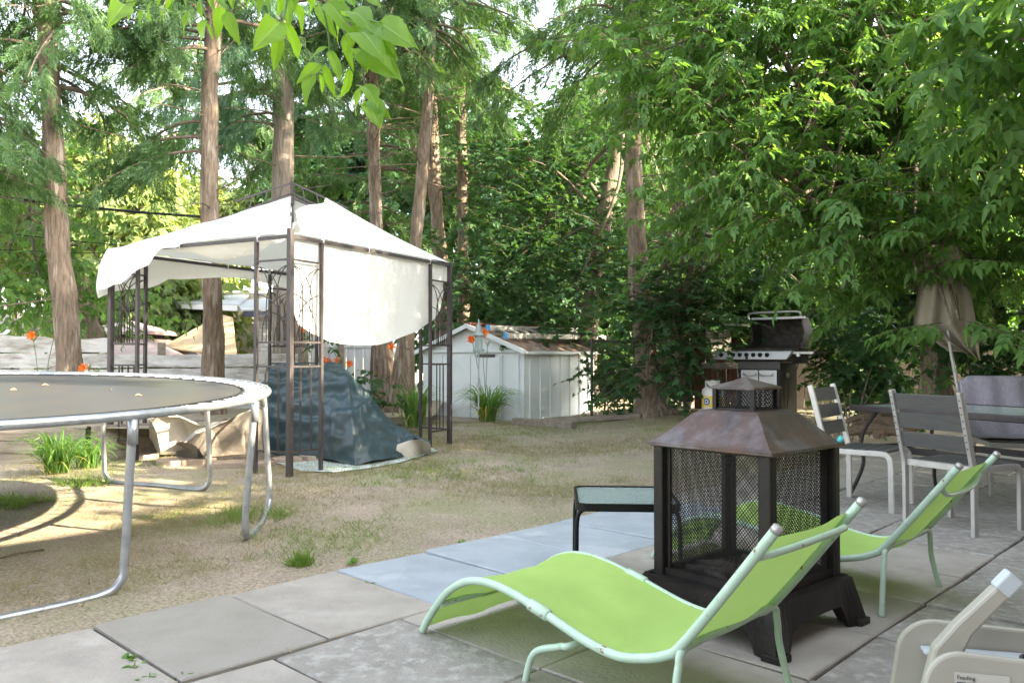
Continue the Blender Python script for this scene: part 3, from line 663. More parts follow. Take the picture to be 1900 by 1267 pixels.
def chair_proto():
    t = thing('patio_chair', 'x', 'chair', (0, 0, 0), 'slatted metal patio chairs'); W = .50; zs = .425
    for s in (-1, 1):
        y = s*W/2
        pth = [Vector((-.125, y, .92)), Vector((-.085, y, .76)), Vector((-.045, y, .60)), Vector((-.012, y, .47)), Vector((0, y, .40)), Vector((.004, y, .2)), Vector((.004, y, 0))]
        mb = MB()
        sp = smooth_path(pth, 5)
        m = len(sp); vs = []
        for i, p in enumerate(sp):
            d = (sp[min(i+1, m-1)]-sp[max(i-1, 0)]).normalized(); n = d.cross(Vector((0, 1, 0))).normalized()
            vs += [p+n*.02+Vector((0, .014, 0)), p+n*.02-Vector((0, .014, 0)), p-n*.02-Vector((0, .014, 0)), p-n*.02+Vector((0, .014, 0))]
        mb.add(vs, [(i*4+k, i*4+(k+1) % 4, i*4+4+(k+1) % 4, i*4+4+k) for i in range(m-1) for k in range(4)]+[(3, 2, 1, 0), (m*4-4, m*4-3, m*4-2, m*4-1)])
        mb.build('rear_leg', M['alu'], t, bevel=.004)
        fp = smooth_path([Vector((.0, y, zs)), Vector((.25, y, zs)), Vector((.40, y, zs)), Vector((.445, y, zs-.018)), Vector((.462, y, zs-.07)), Vector((.465, y, .2)), Vector((.467, y, 0))], 6); m = len(fp); vs = []
        for i, p in enumerate(fp):
            d = (fp[min(i+1, m-1)]-fp[max(i-1, 0)]).normalized(); n = d.cross(Vector((0, 1, 0))).normalized()
            vs += [p+n*.02+Vector((0, .014, 0)), p+n*.02-Vector((0, .014, 0)), p-n*.02-Vector((0, .014, 0)), p-n*.02+Vector((0, .014, 0))]
        MB().add(vs, [(i*4+k, i*4+(k+1) % 4, i*4+4+(k+1) % 4, i*4+4+k) for i in range(m-1) for k in range(4)]+[(3, 2, 1, 0), (m*4-4, m*4-3, m*4-2, m*4-1)]).build('front_leg', M['alu'], t, bevel=.004)
    MB().box((.014, 0, zs), (.03, W-.03, .04)).build('seat_crossbar', M['alu'], t); MB().box((.44, 0, zs-.01), (.03, W-.03, .035)).build('seat_crossbar', M['alu'], t)
    for i in range(5):
        MB().box((.078+i*.082, 0, zs+.018), (.074, W-.034, .014)).build('seat_slat', M['slat'], t, bevel=.003)
    for zc, xc in ((.845, -.106), (.715, -.074), (.585, -.040)):
        a = math.atan2(.25, 1); up = Vector((-math.sin(a), 0, math.cos(a))); nn = Vector((math.cos(a), 0, math.sin(a)))
        MB().box((xc, 0, zc), (.014, W-.032, .105), (nn, Vector((0, 1, 0)), up)).build('back_slat', M['slat'], t, bevel=.003)
    for s in (-1, 1):
        mb = MB()
        for k in range(8): q = .56+k*.044; mb.box((-.022-(q-.5)*.245-.021, s*W/2, q), (.004, .008, .008))
        mb.build('screw_heads', M['wire'], t)
    return t
cp = chair_proto()
def place_chair(o, org, fdir, label):
    o.location = org; o.rotation_euler.z = math.atan2(fdir[1], fdir[0]); o['label'] = label
# origin = mid of rear legs
w_ = Vector((.65, .76, 0)).normalized(); f_ = Vector((.76, -.65, 0))
place_chair(cp, Vector((2.42, 6.25, 0))+w_*.25, f_, 'grey slatted patio chair seen side on, next to the barbecue')
c2 = copy_tree(cp); w_ = Vector((.43, -.9, 0)).normalized()
place_chair(c2, Vector((2.70, 5.62, 0))+w_*.27, (.9, .43), 'grey slatted patio chair with its back to the camera')
c3 = copy_tree(cp); CT = Vector((4.28, 7.05, 0)); fT = Vector((-.25, -.97, 0)).normalized()
place_chair(c3, CT, fT, 'grey patio chair under the mauve towel, beyond the glass table')
def towel():
    wx = Vector((fT.y, -fT.x, 0))*-1
    if wx.x < 0: wx = -wx
    prof = [(.13, .36), (.07, .46), (.0, .60), (-.06, .78), (-.105, .90), (-.125, .945), (-.15, .935), (-.165, .86), (-.16, .6), (-.15, .45)]
    # local chair x is fT ; front drape to the seat
    front = [(.36, .458), (.25, .456), (.09, .458), (.035, .50), (-.02, .66), (-.06, .80), (-.09, .92), (-.122, .957), (-.155, .94), (-.165, .86), (-.155, .66), (-.15, .5)]
    pth = smooth_path([Vector((a, 0, b)) for a, b in front], 8); n = len(pth)-1
    def fn(u, v):
        x = v*n; i = min(int(x), n-1); p = pth[i].lerp(pth[i+1], x-i); y = (u-.5)*.66; e = abs(u-.5)*2
        dz = -.05*max(0, e-.78)/.22 if p.z > .7 else 0
        wv = .012*math.sin(u*19+v*3)+.010*mnoise.noise(Vector((u*6, v*9, 3)))
        return CT+fT*(p.x+wv)+wx*(y+.01*mnoise.noise(Vector((v*8, u*3, 0))))+Z*(p.z+dz+.012)
    o = MB().grid(40, 70, fn).build('towel', M['towel'], smooth=True, solid=.008); tag(o, 'mauve grey bath towel draped over the far patio chair', 'towel')
    c = CT+fT*.2+Z*.475; 
towel()
# ------------------------------------------------------------------ barbecue
def grill():
    base = Vector((3.55, 11.3, 0)); base.z = gh(base.x, base.y); X = Vector((.72, -.69, 0)).normalized(); Y = Vector((.69, .72, 0)).normalized()
    t = thing('barbecue', 'black gas barbecue with raised lid and steel control panel', 'barbecue', tuple(base))
    q = lambda x, y, z: base+X*x+Y*y+Z*z; ax = (X, Y, Z)
    bx = lambda mb, c, s: mb.box(q(*c), s, ax)
    mb = MB(); bx(mb, (0, .02, .42), (.62, .50, .72)); mb.build('cabinet', M['black'], t, bevel=.006)
    mb = MB(); bx(mb, (0, -.235, .735), (.62, .02, .10)); mb.build('fascia', M['slat'], t)
    for s in (-1, 1):
        mb = MB(); bx(mb, (s*.135, -.24, .40), (.255, .02, .54)); d = mb.build('door', M['steel'], t, bevel=.004)
        MB().tube([q(s*.03, -.262, .62), q(s*.03, -.285, .60), q(s*.21, -.285, .60), q(s*.21, -.262, .62)], .008, 6).build('handle', M['alu'], d, smooth=True)
    # control panel, sloping, trapezoid ends
    P0 = [q(-.62, -.30, .93), q(.50, -.30, .93), q(.44, -.345, .815), q(-.66, -.345, .815)]
    mb = MB(); back = Y*.08
    mb.prism(P0, back); cpn = mb.build('control_panel', M['steel'], t, bevel=.012)
    for i, x in enumerate((-.52, -.335, -.235, -.135, -.035, .065, .165)):
        c = q(x, -.325, .875); d = (-Y*.93+Z*.36).normalized(); MB().tube([c, c+d*.008, c+d*.010, c+d*.034, c+d*.04], [.031, .031, .022, .021, .016], 14).build('knob', M['black'], cpn)
        MB().tube([c-d*.002, c+d*.006], .034, 14).build('bezel', M['alu'], cpn)
    c = q(-.125, -.34, .835); MB().box(c, (.03, .02, .03), ax).build('badge', M['black'], cpn)
    # firebox
    mb = MB(); bx(mb, (.06, .02, .86), (.84, .50, .20)); mb.build('firebox', M['grate'], t, bevel=.01)
    mb = MB()
    for i in range(26): mb.bar(q(-.34+i*.025, -.22, .972), q(-.34+i*.025, .25, .972), .007, .007)
    mb.build('grate', M['grate'], t)
    mb = MB(); bx(mb, (-.52, -.02, .905), (.22, .46, .03)); bx(mb, (-.52, -.02, .93), (.20, .42, .012)); mb.build('side_shelf', M['black'], t, bevel=.005)
    mb = MB(); bx(mb, (.63, .0, .905), (.28, .46, .035)); sb = mb.build('side_burner', M['black'], t, bevel=.006)
    mb = MB(); bx(mb, (.63, -.245, .905), (.28, .02, .03)); mb.build('trim', M['alu'], sb); c = q(.58, -.262, .878); MB().tube([c, c-Y*.03], .024, 12).build('knob', M['steel'], sb)
    # raised lid: a hollow barrel section standing behind the firebox
    prof = [(.02, .98), (.015, 1.03), (.085, 1.07), (.075, 1.15), (.10, 1.17), (.045, 1.30), (.055, 1.345), (.12, 1.39)]
    outer = [(.12, 1.39), (.235, 1.37), (.32, 1.29), (.36, 1.17), (.35, 1.06), (.29, .985), (.02, .98)]
    op = smooth_path([Vector((a, b, 0)) for a, b in outer], 4)
    mb = MB().grid(2, len(op)-1, lambda u, v: q(-.27+.76*u, op[min(int(round(v*(len(op)-1))), len(op)-1)].x, op[min(int(round(v*(len(op)-1))), len(op)-1)].y)); lid = mb.build('lid', M['grate'], t, solid=.012)
    for x in (-.275, .480):
        poly = [q(x, a, b) for a, b in prof]+[q(x, p.x, p.y) for p in op[1:-1]]; MB().prism(poly, X*.02).build('lid_end', mat('lid_end_paint', (.06, .06, .055), (.09, .085, .075), .5), lid)
        MB().tube([q(x+.01, p.x, p.y) for p in op], .008, 6).build('lid_edge', M['alu'], lid, smooth=True)
    MB().bar(q(-.28, .115, 1.39), q(.50, .115, 1.39), .03, .03).build('lid_lip', M['steel'], lid)
    MB().tube(smooth_path([q(-.33, .13, 1.385), q(-.33, .10, 1.43), q(-.27, .085, 1.47), q(.08, .08, 1.475), q(.40, .085, 1.47), q(.44, .10, 1.43), q(.44, .13, 1.385)], 6), .014, 8).build('lid_handle', M['steel'], lid, smooth=True)
    for sx in (-.27, .27):
        for sy in (-.18, .2): MB().tube([q(sx-.015, sy, .045), q(sx+.015, sy, .045)], .045, 14).build('castor', M['black'], t)
    MB().tube(smooth_path([q(.325, -.05, .60), q(.34, -.08, .5), q(.335, -.06, .3), q(.33, -.1, .12)], 6), .006, 6).build('gas_hose', M['cable'], t, smooth=True)
    MB().tube([q(.312, -.04, .60), q(.335, -.04, .60)], .035, 12).build('hose_fitting', M['lattice'], t)
grill()
def bar_chair():
    c = Vector((3.13, 12.0, 0)); c.z = gh(c.x, c.y); zs = .72; X = Vector((.95, .3, 0)).normalized(); Y = Vector((-.3, .95, 0))
    t = thing('bar_chair', 'tall bar chair with grey padded seat behind the barbecue', 'chair', tuple(c)); q = lambda x, y, z: c+X*x+Y*y+Z*z
    MB().box(q(-.04, 0, zs), (.44, .42, .09), (X, Y, Z)).build('seat', M['cushion'], t, bevel=.03); MB().box(q(.06, .24, zs+.34), (.44, .06, .40), (X, Y, Z)).build('backrest', M['cushion'], t, bevel=.03)
    for sx in (-1, 1):
        for sy in (-1, 1): MB().tube([q(sx*.16-.03, sy*.15, zs-.04), q(sx*.2-.03, sy*.2, 0)], .012, 6).build('leg', M['wire'], t)
        MB().tube([q(sx*.18, .22, zs-.04), q(sx*.2+.05, .26, zs+.5)], .01, 6).build('back_post', M['wire'], t)
    MB().tube([q(-.2, -.17, .25), q(.16, -.17, .25)], .009, 6).build('footrest', M['wire'], t)
bar_chair()
def propane():
    c = Vector((2.74, 11.05, 0)); c.z = gh(c.x, c.y)+.06; t = thing('propane_tank', 'white propane tank with yellow label beside the barbecue', 'gas tank', tuple(c))
    pr = [(.10, .0), (.10, .03), (.13, .04), (.152, .08), (.155, .12), (.155, .30), (.148, .345), (.12, .375), (.06, .39), (.03, .392)]
    MB().lathe(pr, c, 28).build('body', M['tank'], t, smooth=True)
    mb = MB(); 
    for i in range(22):
        a0, a1 = R(20+i*13), R(20+(i+1)*13); r = .105
        for z0, z1 in ((.375, .47),):
            A = [c+Vector((r*math.cos(a), r*math.sin(a), z)) for a, z in ((a0, z0), (a1, z0), (a1, z1), (a0, z1))]; mb.add(A, [(0, 1, 2, 3)])
    mb.build('collar', M['tank'], t, solid=.006); MB().tube([c+Z*.38, c+Z*.44], .022, 8).build('valve', M['lattice'], t); MB().lathe([(.01, .44), (.035, .445), (.035, .46), (.01, .465)], c, 10).build('valve_wheel', M['gpost'], t)
    mb = MB(); n = 26
    for i in range(n):
        a0, a1 = R(150+i*8), R(150+(i+1)*8); r = .1567
        mb.add([c+Vector((r*math.cos(a), r*math.sin(a), z)) for a, z in ((a0, .115), (a1, .115), (a1, .265), (a0, .265))], [(0, 1, 2, 3)])
    lb = mb.build('label', M['yellow'], t)
    ctr = R(222); d = Vector((math.cos(ctr), math.sin(ctr), 0)); s_ = Vector((-d.y, d.x, 0)); p = c+d*.1585+Z*.19
    for r, m in ((.058, 'white'), (.05, 'navy'), (.030, 'white'), (.018, 'navy')):
        p = p+d*.0012; MB().add([p+s_*(r*math.cos(a))+Z*(r*math.sin(a))-d*(r*math.cos(a))**2*3.0 for a in [i*math.pi/12 for i in range(24)]], [tuple(range(24))]).build('emblem', M[m], lb)
    MB().box(c-Z*.035, (.36, .36, .07), rz=.4).build('paving_block', M['stonep'], t) if False else None
    b = MB().box(c-Z*.04, (.40, .40, .08), rz=.5).build('paving_block', M['stonep'], bevel=.01); tag(b, 'flat paving block under the white propane tank', 'paver')
propane()
def umbrella():
    f = Vector((4.3, 7.75, 0)); f.z = gh(f.x, f.y); top = P(1735, 455, 8.1); t = thing('patio_umbrella', 'folded beige patio umbrella leaning among the green leaves', 'umbrella', tuple(f))
    a = P(1781, 740, 7.75); f2 = a+(a-P(1765, 655, 7.85))*1.2; f2.z = gh(f2.x, f2.y)
    MB().tube([f2, a, P(1765, 655, 7.85), top], .018, 8).build('pole', M['ladder'], t, smooth=True)
    cx = lambda v: P(1752+(v-455)*.02, v, 8.35)
    edgeL = [(455, 1728), (520, 1716), (580, 1705), (602, 1702), (615, 1728), (640, 1760), (662, 1806)]
    edgeR = [(455, 1775), (520, 1798), (580, 1808), (602, 1812), (625, 1815), (645, 1817), (668, 1818)]
    def fn(u, v):
        i = v*6; k = min(int(i), 5); fr = i-k; l0 = edgeL[k]; l1 = edgeL[k+1]; r0 = edgeR[k]; r1 = edgeR[k+1]
        lv, lu = l0[0]+(l1[0]-l0[0])*fr, l0[1]+(l1[1]-l0[1])*fr; rv, ru = r0[0]+(r1[0]-r0[0])*fr, r0[1]+(r1[1]-r0[1])*fr
        return P(lu+(ru-lu)*u, lv+(rv-lv)*u, 7.85+.12*(2*u-1)**2+.05*math.sin(u*17+v*2)*(.3+v))
    MB().grid(40, 30, fn).build('canopy', M['umb'], t, smooth=True)
    def fb(u, v):
        p = fn(u, v*.9); p.y = 8.15-.1*(2*u-1)**2+.04*math.sin(u*13+1); return p
    MB().grid(30, 16, fb).build('canopy_back', M['umb'], t, smooth=True)
umbrella()
# ------------------------------------------------------------------ logs and sticks beside the table
g = random.Random(11)
LB = [((1572, 800, 9.6), (1690, 806, 9.3), .06), ((1585, 792, 9.9), (1668, 782, 9.7), .055), ((1600, 775, 9.9), (1700, 768, 9.9), .045), ((1625, 806, 9.3), (1705, 790, 9.7), .05), ((1570, 782, 10.1), (1640, 762, 10.0), .035), ((1590, 757, 10.0), (1672, 800, 9.6), .03)]
LN = ['thick split log lying lowest in the pile behind the patio chair', 'grey log resting across the middle of the wood pile', 'pale branch lying along the top of the wood pile', 'short log at the right end of the wood pile', 'thin crooked branch at the back of the wood pile', 'slim branch slanting down across the wood pile']
for (a, b, r), nm in zip(LB, LN):
    p, q = P(*a), P(*b)
    for e in (p, q): e.z = max(e.z, gh(e.x, e.y)+r)
    m_ = (p+q)/2+Vector((g.uniform(-.05, .05), g.uniform(-.1, .1), g.uniform(0, .05))); mb = MB().tube(smooth_path([p, m_, q], 6), [r*(.85+.3*g.random()) for _ in range(13)], 10)
    tag(mb.build('log', M['log'], smooth=False), nm, 'log', 'wood pile under the trees')
# ------------------------------------------------------------------ plastic seat at the lower right corner
def plastic_seat():
    c = Vector((1.25, 2.0, 0)); t = thing('toddler_seat', 'beige plastic toddler seat with swing arm and cup holder', 'toddler seat', tuple(c))
    X = Vector((.97, -.24, 0)).normalized(); Y = Vector((.24, .97, 0)).normalized(); o = Vector((1.02, 1.98, 0))
    q = lambda x, y, z: o+X*x+Y*y+Z*z
    def wall(y, z0, h, x1, name, r=.09, lean=0):
        pl = []; xl = -.02
        for i in range(11): a = R(180-i*9); pl.append((xl+r+r*math.cos(a)*1.0, h-r+r*math.sin(a)))
        for i in range(9): a = R(90-i*11); pl.append((x1-r+r*math.cos(a), h-.015-r+r*math.sin(a)))
        pl += [(x1+.02, z0), (xl-.045, z0)]
        o_ = MB().prism([q(x, y-lean*(h-z), z) for x, z in pl], Y*.022).build(name, M['plastic'], t, bevel=.007); return o_
    fw = wall(0, .0, .435, .50, 'front_panel', .085, .10); wall(.30, 0, .42, .52, 'rear_panel', .10, -.08)
    MB().box(q(.27, .155, .27), (.44, .28, .02), (X, Y, Z)).build('tray', M['plastic'], t, bevel=.006)
    mb = MB(); mb.box(q(.06, .155, .13), (.03, .28, .26), (X, Y, Z)); mb.build('side_panel', M['plastic'], t, bevel=.006)
    MB().box(q(.26, .275, .345), (.44, .05, .012), (X, Y, Z)).build('ledge', M['plasticg'], t, bevel=.004)
    MB().lathe([(.055, .0), (.06, .10), (.052, .10), (.047, .008), (.002, .006)], q(.30, .155, .281), 24).build('cup_holder', M['plasticd'], t, smooth=False)
    MB().lathe([(.045, .0), (.05, .085), (.043, .085), (.039, .008), (.002, .006)], q(.19, .16, .281), 24).build('cup_insert', M['plasticd'], t)
    # arm
    a = [(.03, .33), (.075, .41), (.135, .49), (.21, .585)]
    pth = [q(.068, .15, .285), q(.078, .155, .385), q(.115, .16, .445), q(.205, .165, .545)]
    mb = MB(); up = []; wd = [.060, .044, .031, .027]
    for i, p in enumerate(pth):
        d = (pth[min(i+1, 3)]-pth[max(i-1, 0)]).normalized(); n = d.cross(Y).normalized(); up += [p+n*wd[i]+Y*.022, p+n*wd[i]-Y*.022, p-n*wd[i]*.55-Y*.022, p-n*wd[i]*.55+Y*.022]
    mb.add(up, [(i*4+k, i*4+(k+1) % 4, i*4+4+(k+1) % 4, i*4+4+k) for i in range(3) for k in range(4)]+[(3, 2, 1, 0), (12, 13, 14, 15)]); arm = mb.build('swing_arm', M['plastic'], t, bevel=.008)
    d = (pth[3]-pth[2]).normalized(); n = d.cross(Y).normalized(); MB().box(pth[3]+d*.024+n*.008, (.055, .044, .046), (d, Y, n)).build('arm_tip', M['plasticg'], arm, bevel=.006)
    st = [q(.045, 0, .392), q(.165, 0, .392), q(.165, 0, .32), q(.045, 0, .32)]
    lab = MB().add([p-Y*((.435-p.z)*.10+.003) for p in st], [(0, 3, 2, 1)]).build('label_sticker', M['sticker'], fw)
    cu = bpy.data.curves.new('label_word', 'FONT'); cu.body = 'Feeding'; cu.size = .013; cu.extrude = .0003
    t0_ = bpy.data.objects.new('printed_word_source', cu); col.objects.link(t0_); bpy.context.view_layer.update(); me_ = bpy.data.meshes.new_from_object(t0_.evaluated_get(bpy.context.evaluated_depsgraph_get())); bpy.data.objects.remove(t0_); bpy.data.curves.remove(cu)
    to = bpy.data.objects.new('printed_word', me_); col.objects.link(to); me_.materials.clear(); me_.materials.append(M['ink'])
    to.matrix_world = Matrix(((X.x, 0, -Y.x, 0), (X.y, 0, -Y.y, 0), (0, 1, 0, 0), (0, 0, 0, 1)))
    to.parent = lab; p = q(.05, -.0112, .377)-OFF[lab.name]; to.location = p
    mb = MB(); gg = random.Random(2)
    for k in range(4):
        x = .05
        while x < .145: l = gg.uniform(.006, .02); mb.box(q(x+l/2, -.0118-.00085*k, .369-.0085*k), (l, .001, .0032), (X, Y, Z)); x += l+.004
    mb.build('fine_print', M['ink'], lab)
plastic_seat()
# ------------------------------------------------------------------ gazebo
def onG(p): return Vector((p[0], p[1], gh(p[0], p[1])))
def gazebo():
    N = G(537, 885, .05); Rr = G(834, 822, .10); N.z = Rr.z = 0
    er = (Rr-N); WR = er.length; er.normalize(); el = Vector((-er.y, er.x, 0)); WL = 2.5
    L = N+el*WL; B = L+er*WR; C = (N+B)/2; zt = 2.24; zp = 2.97
    t = thing('gazebo', 'brown metal gazebo with slipped cream canopy and hanging curtain', 'gazebo', tuple(onG(C)))
    for k, (p, d1, d2, w1, w2) in enumerate(((N, el, er, WL, WR), (Rr, el, -er, WL, WR), (L, -el, er, WL, WR), (B, -el, -er, WL, WR))):
        g0 = gh(p.x, p.y)-.02; lean = Vector((0, 0, 0))
        MB().bar(p+Z*g0, p+Z*(zt+(.07 if k == 0 else .03)), .05, .05, up=el).build('corner_post', M['gpost'], t, bevel=.004)
        for d in (d1, d2):
            wd = .42; s = p+d*wd; g1 = gh(s.x, s.y)-.02
            fr = MB().bar(s+Z*g1, s+Z*(zt-.01), .032, .032, up=d).build('side_post', M['gpost'], t)
            mb = MB()
            for z in (.27, 1.05): mb.bar(p+d*.02+Z*z, s+Z*z, .016, .018)
            for x in (.33, .67): mb.bar(p+d*wd*x+Z*.27, p+d*wd*x+Z*1.05, .014, .014)
            mb.build('lower_panel', M['gpost'], fr)
            for z in (1.275, 2.03): MB().bar(p+d*.02+Z*z, s+Z*z, .016, .018).build('crossbar', M['gpost'], fr)
            mb = MB()
            for s_ in (0, 1):
                f = lambda x, z: p+d*(wd*(x if not s_ else 1-x))+Z*z
                for x0, zs, zt_ in ((.30, 1.62, 1.98), (.18, 1.35, 1.72), (.62, 1.72, 1.98)):
                    pts = [f(x0, 1.275), f(x0, zs)]+[f(x0+(1-x0)*(1-math.cos(a)), zs+(zt_-zs)*math.sin(a)) for a in [i*math.pi/2/8 for i in range(1, 9)]]
                    mb.tube(pts, .0055, 5)
            mb.build('arched_scrollwork', M['gpost'], fr, smooth=True)
    for a, b in ((N, Rr), (Rr, B), (B, L), (L, N)):
        mb = MB(); mb.bar(a+Z*zt, b+Z*zt, .028, .032); mb.build('top_rail', M['gpost'], t)
        for q in (.16, .42, .84): MB().tube([a.lerp(b, q)+Z*(zt+.03), a.lerp(b, q)+Z*(zt-.03)], .016, 8).build('canopy_tie', M['canopy'], t, smooth=True)
    top = C+Z*zp
    for p in (N, Rr, B, L):
        mb = MB(); mb.bar(p+Z*zt, top-Z*.03, .026, .026); mb.build('roof_rib', M['gpost'], t)
        d = (p-C).normalized(); sl = (zp-zt)/(p-C).length
        h0 = C+Z*(zp+.15); u0 = C+d*.02+Z*(zp+.13)
        mb = MB(); e0 = C+d*.02+Z*(zp+.01); q1 = C+d*.62+Z*(zp+.13-.62*sl); mb.bar(u0, q1, .018, .02); mb.bar(e0, C+d*.50+Z*(zp-.5*sl), .018, .02)
        for x in (.14, .30, .46): mb.bar(C+d*x+Z*(zp+.01-x*sl), C+d*(x-.03)+Z*(zp+.13-(x-.03)*sl), .015, .015)
        mb.build('vent_rib', M['gpost'], t)
    MB().tube([C+Z*(zp-.12), C+Z*(zp+.16)], .022, 8).build('finial', M['gpost'], t)
    # canopy: two near faces fitted separately, two far faces
    up = Z*.035
    def face(a, b, apex, sag, cut=None, nm='canopy', wav=1):
        def fn(u, v):
            e = a.lerp(b, u)+Z*zt; ap = apex(u) if callable(apex) else apex
            p = e.lerp(ap, v)
            s_ = sag*math.sin(math.pi*v)*(.35+.65*math.sin(math.pi*u)); p = p+up-Z*s_
            p += Z*.012*wav*mnoise.noise(Vector((p.x*3, p.y*3, p.z*3))); return p
        return MB().grid(30, 20, fn).build(nm, M['canopy'], t, smooth=True)
    tl = C+Z*(zp-.04); face(N, L, tl, .035)
    # right near face: its upper edge starts down the hip and has slipped back
    hipN = N+Z*zt
    def ap(u): return P(604, 372, 8.95).lerp(P(600, 371, 9.0), u)
    def fr_(u, v):
        a = N.lerp(Rr, u)+Z*zt; topc = lerp_tab([(0, (562., 431., 7.45)), (.08, (598., 398., 8.3)), (.2, (603., 374., 8.85)), (.35, (606., 374., 8.9)), (1, (610., 376., 8.95))], u)
        p = a.lerp(P(*topc), v)+up-Z*.03*math.sin(math.pi*v); return p
    MB().grid(40, 20, fr_).build('canopy_panel', M['canopy'], t, smooth=True)
    face(Rr, B, tl, .05, nm='canopy_panel'); face(B, L, tl, .05, nm='canopy_panel')
    # folded flap at the open hip
    fl = [P(547, 392, 8.7), P(560, 432, 7.75), P(600, 396, 8.6), P(603, 372, 9.0)]
    MB().grid(8, 8, lambda u, v: fl[0].lerp(fl[3], u).lerp(fl[1].lerp(fl[2], u), v)+Z*.02*math.sin(u*5)).build('canopy_flap', M['canopy'], t, smooth=True)
    # valance drooping at the left corner and swag under the left rail
    lz = L+Z*zt
    def val(u, v):
        # around the left corner from halfway down the L-N rail to a little of the L-B rail
        if u < .62: k = u/.62; p = N.lerp(L, .55+.45*k)+Z*zt; drop = .02+.40*ss(0, .9, k); out = -er*(.05+.10*ss(0, 1, k)*math.sin(v*2.2))
        else: k = (u-.62)/.38; p = L.lerp(B, .5*k)+Z*zt; drop = .42*(1-k)+.10; out = el*(.10*math.sin(v*2.2)*(1-k)+.03)-er*.12*(1-k)*math.sin(v*2.2)
        return p+up+out-Z*drop*v+Z*.022*math.sin(u*34+v*3)*v+er*.025*math.sin(u*27)*v
    MB().grid(60, 14, val).build('valance', M['canopy'], t, smooth=True)
    def swag(u, v):
        p = N.lerp(L, .12+.62*u)+Z*(zt-.01)+er*(.05+.35*v); d = .05+.20*math.sin(math.pi*min(1, u*1.05))**1.5*(1-.3*u)
        return p-Z*(d*math.sin(v*math.pi*.62)+.02*math.sin(u*22+v*4)*v)+Z*.25*v*v
    MB().grid(50, 14, swag).build('sagging_fold', M['canopy'], t, smooth=True)
    for a, b, o_ in ((L, B, el), (B, Rr, er)):
        MB().grid(50, 6, lambda u, v: a.lerp(b, u)+Z*(zt-.0)-Z*v*(.17+.05*math.sin(u*7))+o_*(.02+.02*math.sin(u*25)*v)).build('valance', M['canopy'], t, smooth=True)
    # curtain hung from the right rail
    bot = [(0, 575), (.03, 600), (.10, 618), (.2, 634), (.33, 641), (.5, 640), (.65, 628), (.8, 612), (.92, 594), (.97, 575), (1, 540)]
    def cur(u, v):
        x = .035+.945*u; p = N.lerp(Rr, x); zb = H-(lerp_tab(bot, u)-660)*p.y/F; inw = -er.cross(Z).normalized()
        q = p+el*(.03+.03*math.sin(v*2)+.012*math.sin(u*31)*v+.02*mnoise.noise(Vector((u*5, v*3, 0)))*v); ztop = zt-.005
        q.z = ztop+(zb-ztop)*v; return q
    MB().grid(60, 24, cur).build('curtain', M['canopy'], t, smooth=True)
gazebo()
